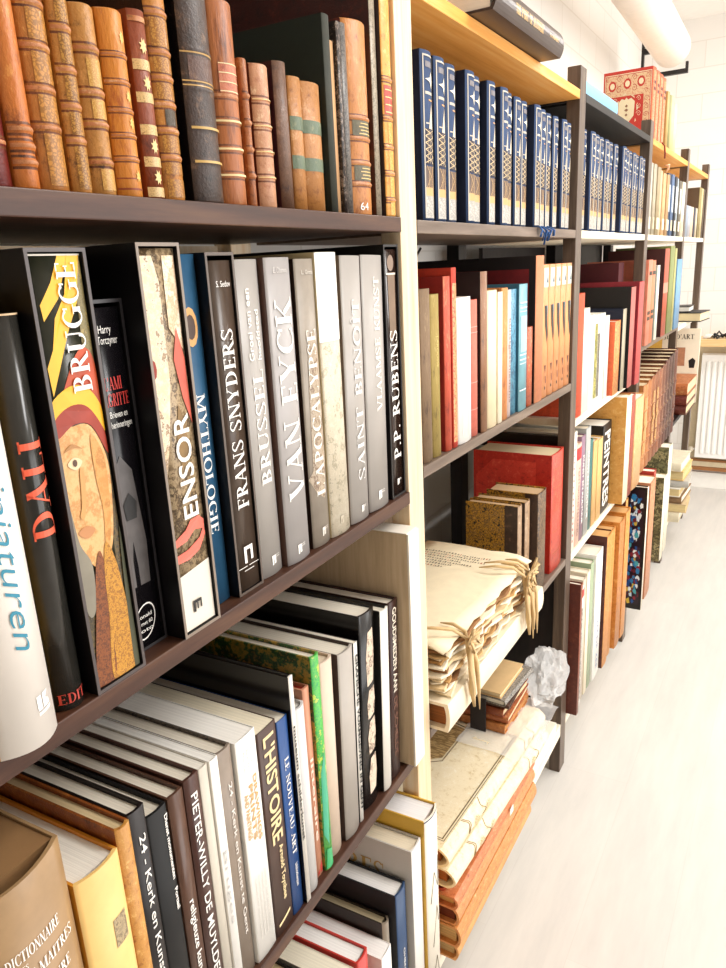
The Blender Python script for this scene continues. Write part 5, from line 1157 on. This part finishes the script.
ll = ['first orange-tan folio in the lowest row with dark red lining', 'second orange-tan folio in the lowest row', 'third orange-tan folio in the lowest row, slightly darker', 'fourth orange-tan folio in the lowest row, beside the stained glass cover', 'narrow tall orange folio directly before the stained glass cover']
for i, (a_, c_, zt, p_) in enumerate(((2.275, 2.350, .640, .036), (2.355, 2.415, .632, .032), (2.425, 2.505, .640, .044), (2.51, 2.585, .648, .046), (2.60, 2.64, .665, .026))):
    b = bk(a_, c_, ZL, zt, p_, OT if i != 2 else leather('b87434', '8a4a18', 'dca05c'), ll[i], bulge=.003, depth=.26, page=pages('d4a468'), sidemat=leather('4c1c12', '34120c', '6a2c1c') if i in (0, 4) else OT, group='orange-tan folios in the lowest row')

# stained glass cover book
b = bk(2.768, 2.797, .172, .668, .068, plain('e8dcc8', .5), 'large book with dark stained glass picture in blue, white and red on its cover', depth=.32, bulge=.001, sidemat=plain('15110f', .35), page=pages('e8dcc8'))
yy = -b.w/2-.0005; r_ = random.Random(21); mb = MB()
mb.add([(-.20, yy, .02), (-.010, yy, .02), (-.010, yy, .485), (-.20, yy, .485)], [(0, 1, 2, 3)], plain('241420', .3))
cols = [ink(c) for c in ('e8eef0', 'c8dce8', '2c7cb0', '1c4c8c', '8c1c2c', 'd8b43c', '4ca8b0', '3a1c2c', '6a1420', 'f4f4ee')]
for k in range(330):
    cx_, cz_ = r_.uniform(-.11, -.018), r_.uniform(.03, .46); s_ = r_.uniform(.005, .012); a0 = r_.uniform(0, 6)
    w8 = [3, 2, 3, 3, 2, 1, 2, 3, 3, 3] if cz_ > .3 else [1, 1, 5, 5, 3, 1, 2, 4, 3, 1]
    n_ = r_.choice((4, 5, 6)); mb.add([(cx_+s_*math.cos(a0+q*math.tau/n_)*r_.uniform(.5, 1), yy-.0003-.000003*k, cz_+1.6*s_*math.sin(a0+q*math.tau/n_)*r_.uniform(.5, 1)) for q in range(n_)], [tuple(range(n_))], r_.choices(cols, w8)[0])
mb.build('stained_glass_picture', b.cover)

# ================================================================ fourth bay
seq = [(2.868, 2.93, 1.80, 'b8b0a0', 'grey-white magazine volume, first on the light shelf of the fourth bay'), (2.932, 2.99, 1.80, 'a89c84', 'grey-beige volume, second on the light shelf of the fourth bay'),
 (2.992, 3.06, 1.795, '9c8a68', 'brown-grey striped volume on the light shelf of the fourth bay'), (3.062, 3.13, 1.79, 'c8b48c', 'sand volume on the light shelf of the fourth bay'),
 (3.132, 3.20, 1.785, 'cba070', 'tan volume with curling paper at its head'), (3.202, 3.26, 1.785, 'b08a5c', 'brown volume left of the navy ones in the fourth bay'),
 (3.262, 3.33, 1.795, '26324a', 'first navy volume with white pattern in the fourth bay'), (3.332, 3.40, 1.795, '4c6488', 'slate blue volume beside the navy ones'),
 (3.402, 3.46, 1.79, '1c222c', 'near-black volume in the fourth bay'), (3.462, 3.53, 1.79, 'a8b4bc', 'light grey-blue volume in the fourth bay'),
 (3.532, 3.60, 1.785, '5c5444', 'dark olive volume with white label in the fourth bay'), (3.602, 3.69, 1.785, 'd8ccb4', 'ivory volume, last on the light shelf of the fourth bay')]
for i, (a_, c_, zt, col, lb) in enumerate(seq):
    b = bk(a_, c_, 1.564, zt, -.004+.003*(i % 3), plain(col, .5, .2), lb, bulge=.003)
    strip(b, .02, .06, plain(('e8dcc4', 'c8b898')[i % 2], .5), -.6, .6, name='pale_label')
    if i > 5: strip(b, .09, .19, gilt('e0e4e6', col, 90, .42), -.6, .6, name='pale_pattern')
mb = MB(); mb.tube([(-.01, 3.165, 1.785), (.004, 3.17, 1.80), (.008, 3.15, 1.815), (.0, 3.13, 1.81)], .006, ink('e8b088'), 6, .4); tag(mb.build('paper_curl'), 'curled orange paper strip sticking out above the tan volume', 'paper')
seq = [(2.872, 2.95, 1.478, .010, 'e08468', 'salmon red book with black and gold labels, first on the tan shelf'), (2.952, 3.03, 1.475, .008, 'dc7c54', 'second salmon orange book with black labels on the tan shelf'),
 (3.035, 3.08, 1.455, .004, '4c5a4c', 'dark grey-green book beside the salmon pair'), (3.085, 3.135, 1.455, .006, 'f0e8d8', 'white book between the grey-green and the brown leather ones'),
 (3.20, 3.31, 1.515, .012, 'b04c30', 'tall red-brown leather book with cream label on the tan shelf'), (3.33, 3.44, 1.525, .012, '7c8448', 'tall moss green book on the tan shelf'), (3.45, 3.50, 1.515, .012, 'a8a468', 'pale green book beside the moss green one'),
 (3.52, 3.66, 1.470, .014, '6c98bc', 'light blue book, last on the tan shelf')]
for i, (a_, c_, zt, p_, col, lb) in enumerate(seq):
    b = bk(a_, c_, 1.175, zt, p_, plain(col, .45, .15), lb, bulge=.003, sidemat=plain('3c1614', .5) if i == 4 else None, depth=.22)
    if i < 2:
        for z_ in (.09, .11, .25): strip(b, z_, z_+.013, ink('3a3020'), -.7, .7, name='black_label')
    if i == 4: strip(b, .17, .21, ink('dc8c74'), name='label')
TB = ['b07038', 'a4622e', '8c5028', '7c4422', '8a5030', '6c3a22', '54281a', '421c12', '3a1a12', '5a2818']
tl = ['first tan leather volume of the brown row, widest', 'second tan leather volume of the brown row', 'third volume of the brown row with gilt speckled spine', 'fourth volume of the brown leather row', 'fifth volume of the brown leather row, greyish', 'sixth volume of the brown leather row', 'first of the dark red-brown volumes in the leather row', 'second dark red-brown volume in the leather row', 'third dark red-brown volume in the leather row', 'last volume of the leather row, nearest the radiator']
y = 2.868
for i in range(10):
    wv = (.10, .078, .08, .078, .078, .078, .078, .078, .078, .074)[i]
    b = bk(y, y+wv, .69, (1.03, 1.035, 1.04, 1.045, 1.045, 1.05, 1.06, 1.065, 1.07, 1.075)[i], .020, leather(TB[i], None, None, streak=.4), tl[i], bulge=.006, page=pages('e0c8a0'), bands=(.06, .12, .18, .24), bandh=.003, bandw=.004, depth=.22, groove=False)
    if i in (0, 2, 3): strip(b, .07, .29, gilt('d8a458', TB[i], 70, .5), -.6, .6, .0012, name='gilt_spine')
    y += wv+.002
seq = [(2.875, 2.99, .655, .062, 'c8845c', 'orange-pink folio behind the stained glass book', 'f0e4cc'), (3.0, 3.05, .668, .052, 'a83228', 'red-covered book standing behind the orange-pink folio', 'f0e4cc'),
 (3.06, 3.11, .640, .03, '2c1c18', 'dark narrow book after the red one near the floor', 'c8b898'), (3.30, 3.38, .56, .05, '8a7c50', 'mottled olive book with cream page edge near the floor', 'f0e8d0'), (3.42, 3.52, .668, .045, '7c7850', 'tall mottled greenish book with cream edge near the end of the row', 'f0e8d0')]
for a_, c_, zt, p_, col, lb, pc in seq:
    b = bk(a_, c_, .17, zt, p_, plain(pc, .5) if 'cream' in lb else leather(col), lb, bulge=.002, sidemat=marbled(col, '3a3020', 'b8a878', 30) if 'mottled' in lb else plain(col, .5, .1), depth=.28)
# ================================================================ last bay
seq = [(3.76, 3.86, 1.70, '8c98a8', 'grey-blue magazine, first on the white shelf of the last bay'), (3.862, 3.95, 1.70, 'a8a8ac', 'light grey magazine in the last bay'), (3.952, 4.04, 1.70, 'd8bca0', 'pinkish cream magazine in the last bay'),
 (4.06, 4.12, 1.70, '3c3c48', 'dark slate magazine in the last bay'), (4.122, 4.18, 1.70, 'c8b89c', 'beige magazine in the last bay'), (4.20, 4.29, 1.80, '8c7c44', 'tall olive book in the last bay'), (4.292, 4.36, 1.80, 'c8b484', 'tall straw-coloured book in the last bay'), (4.362, 4.43, 1.80, '4c3a24', 'tall dark brown book, last before the end frame')]
for a_, c_, zt, col, lb in seq: bk(a_, c_, 1.564, zt, -.004, plain(col, .5, .15), lb, bulge=.002, sidemat=plain('5a4632', .5, .1) if zt > 1.75 else None, depth=.24)
flat_book('book', 'black-covered book with cream pages lying on the light shelf of the last bay', -.10, .075, 4.02, 4.22, 1.1665, 1.212, plain('1c1614', .5), page=pages_flat('ecd8ac', .8), spine_side='-x', t=.004, yaw_=-.1)
flat_book('book', 'smaller white-paged book with black cover lying on top of the other flat one', -.11, .01, 4.04, 4.20, 1.2128, 1.240, plain('241c18', .5), page=pages_flat('f8f2e6', .85), spine_side='-x', t=.003)
b = bk(4.375, 4.40, .7006, 1.10, .03, plain('f0e6d0', .5), "cover facing the viewer lettered L'OBJET D'ART above the brown leather stack", depth=.36, bulge=0, sidemat=plain('ece0c8', .5, .03))
title(b, "L'OBJET D'ART", ink('4c4438'), -.25, -.03, .026, yc=.345, side=True)
mb = MB(); yy = -b.w/2-.0006
mb.add([(-.13, yy, .20), (-.07, yy, .20), (-.07, yy, .30), (-.13, yy, .30)], [(0, 1, 2, 3)], plain('b07c5c', .5, .2)); mb.add([(-.35, yy, .18), (-.19, yy, .18), (-.19, yy, .385), (-.35, yy, .385)], [(0, 1, 2, 3)], plain('dcae50', .5, .1))  # brown picture, then a wide patch painting the yellow light on the cover
mb.add([(-.045, yy, .19), (-.02, yy, .19), (-.015, yy, .23), (-.03, yy, .245), (-.05, yy, .23)], [(0, 1, 2, 3, 4)], BLACK); mb.build('cover_pictures_light_patch', b.cover)
LS = [('lowest dark red-brown leather book of the stack on the black shelf', .70, .748, leather('5c2418', '34120c', '84442c')), ('middle dark red leather book of the stack on the black shelf', .749, .800, leather('6c2a1c', '40160e', '94503a')), ('top light brown leather book with gilt bands of the stack on the black shelf', .801, .862, leather('b06434', '7a3818', 'dca468'))]
for lb, z0_, z1_, mt in LS:
    flat_book('leather_book', lb, -.22, .03, 4.0, 4.36, z0_, z1_, mt, page=pages_flat('e8d4a8', .7), spine_side='-y', t=.004, bulge=.012)
cl = ['d8ccb0', 'c8b088', '8a6c4c', 'e8e0d0', 'b4b0a8', 'd8b474', 'e8dcc0']; zz = .1705
pl_ = ['lowest', 'second', 'third', 'fourth', 'fifth', 'sixth', 'topmost']
for i in range(7):
    th = (.05, .045, .04, .045, .035, .05, .045)[i]
    flat_book('book', pl_[i]+' book of the pile near the floor in the last bay', -.2+.01*(i % 2), .05+.012*((i*5) % 3), 3.86+.01*(i % 3), 4.15, zz, zz+th, plain(cl[i], .5, .1), page=pages_flat(('f4ecd8', 'e0c890')[i % 2], .75), spine_side='-x' if i % 2 else '-y', t=.004, yaw_=.06*math.sin(i*2)); zz += th+.0008
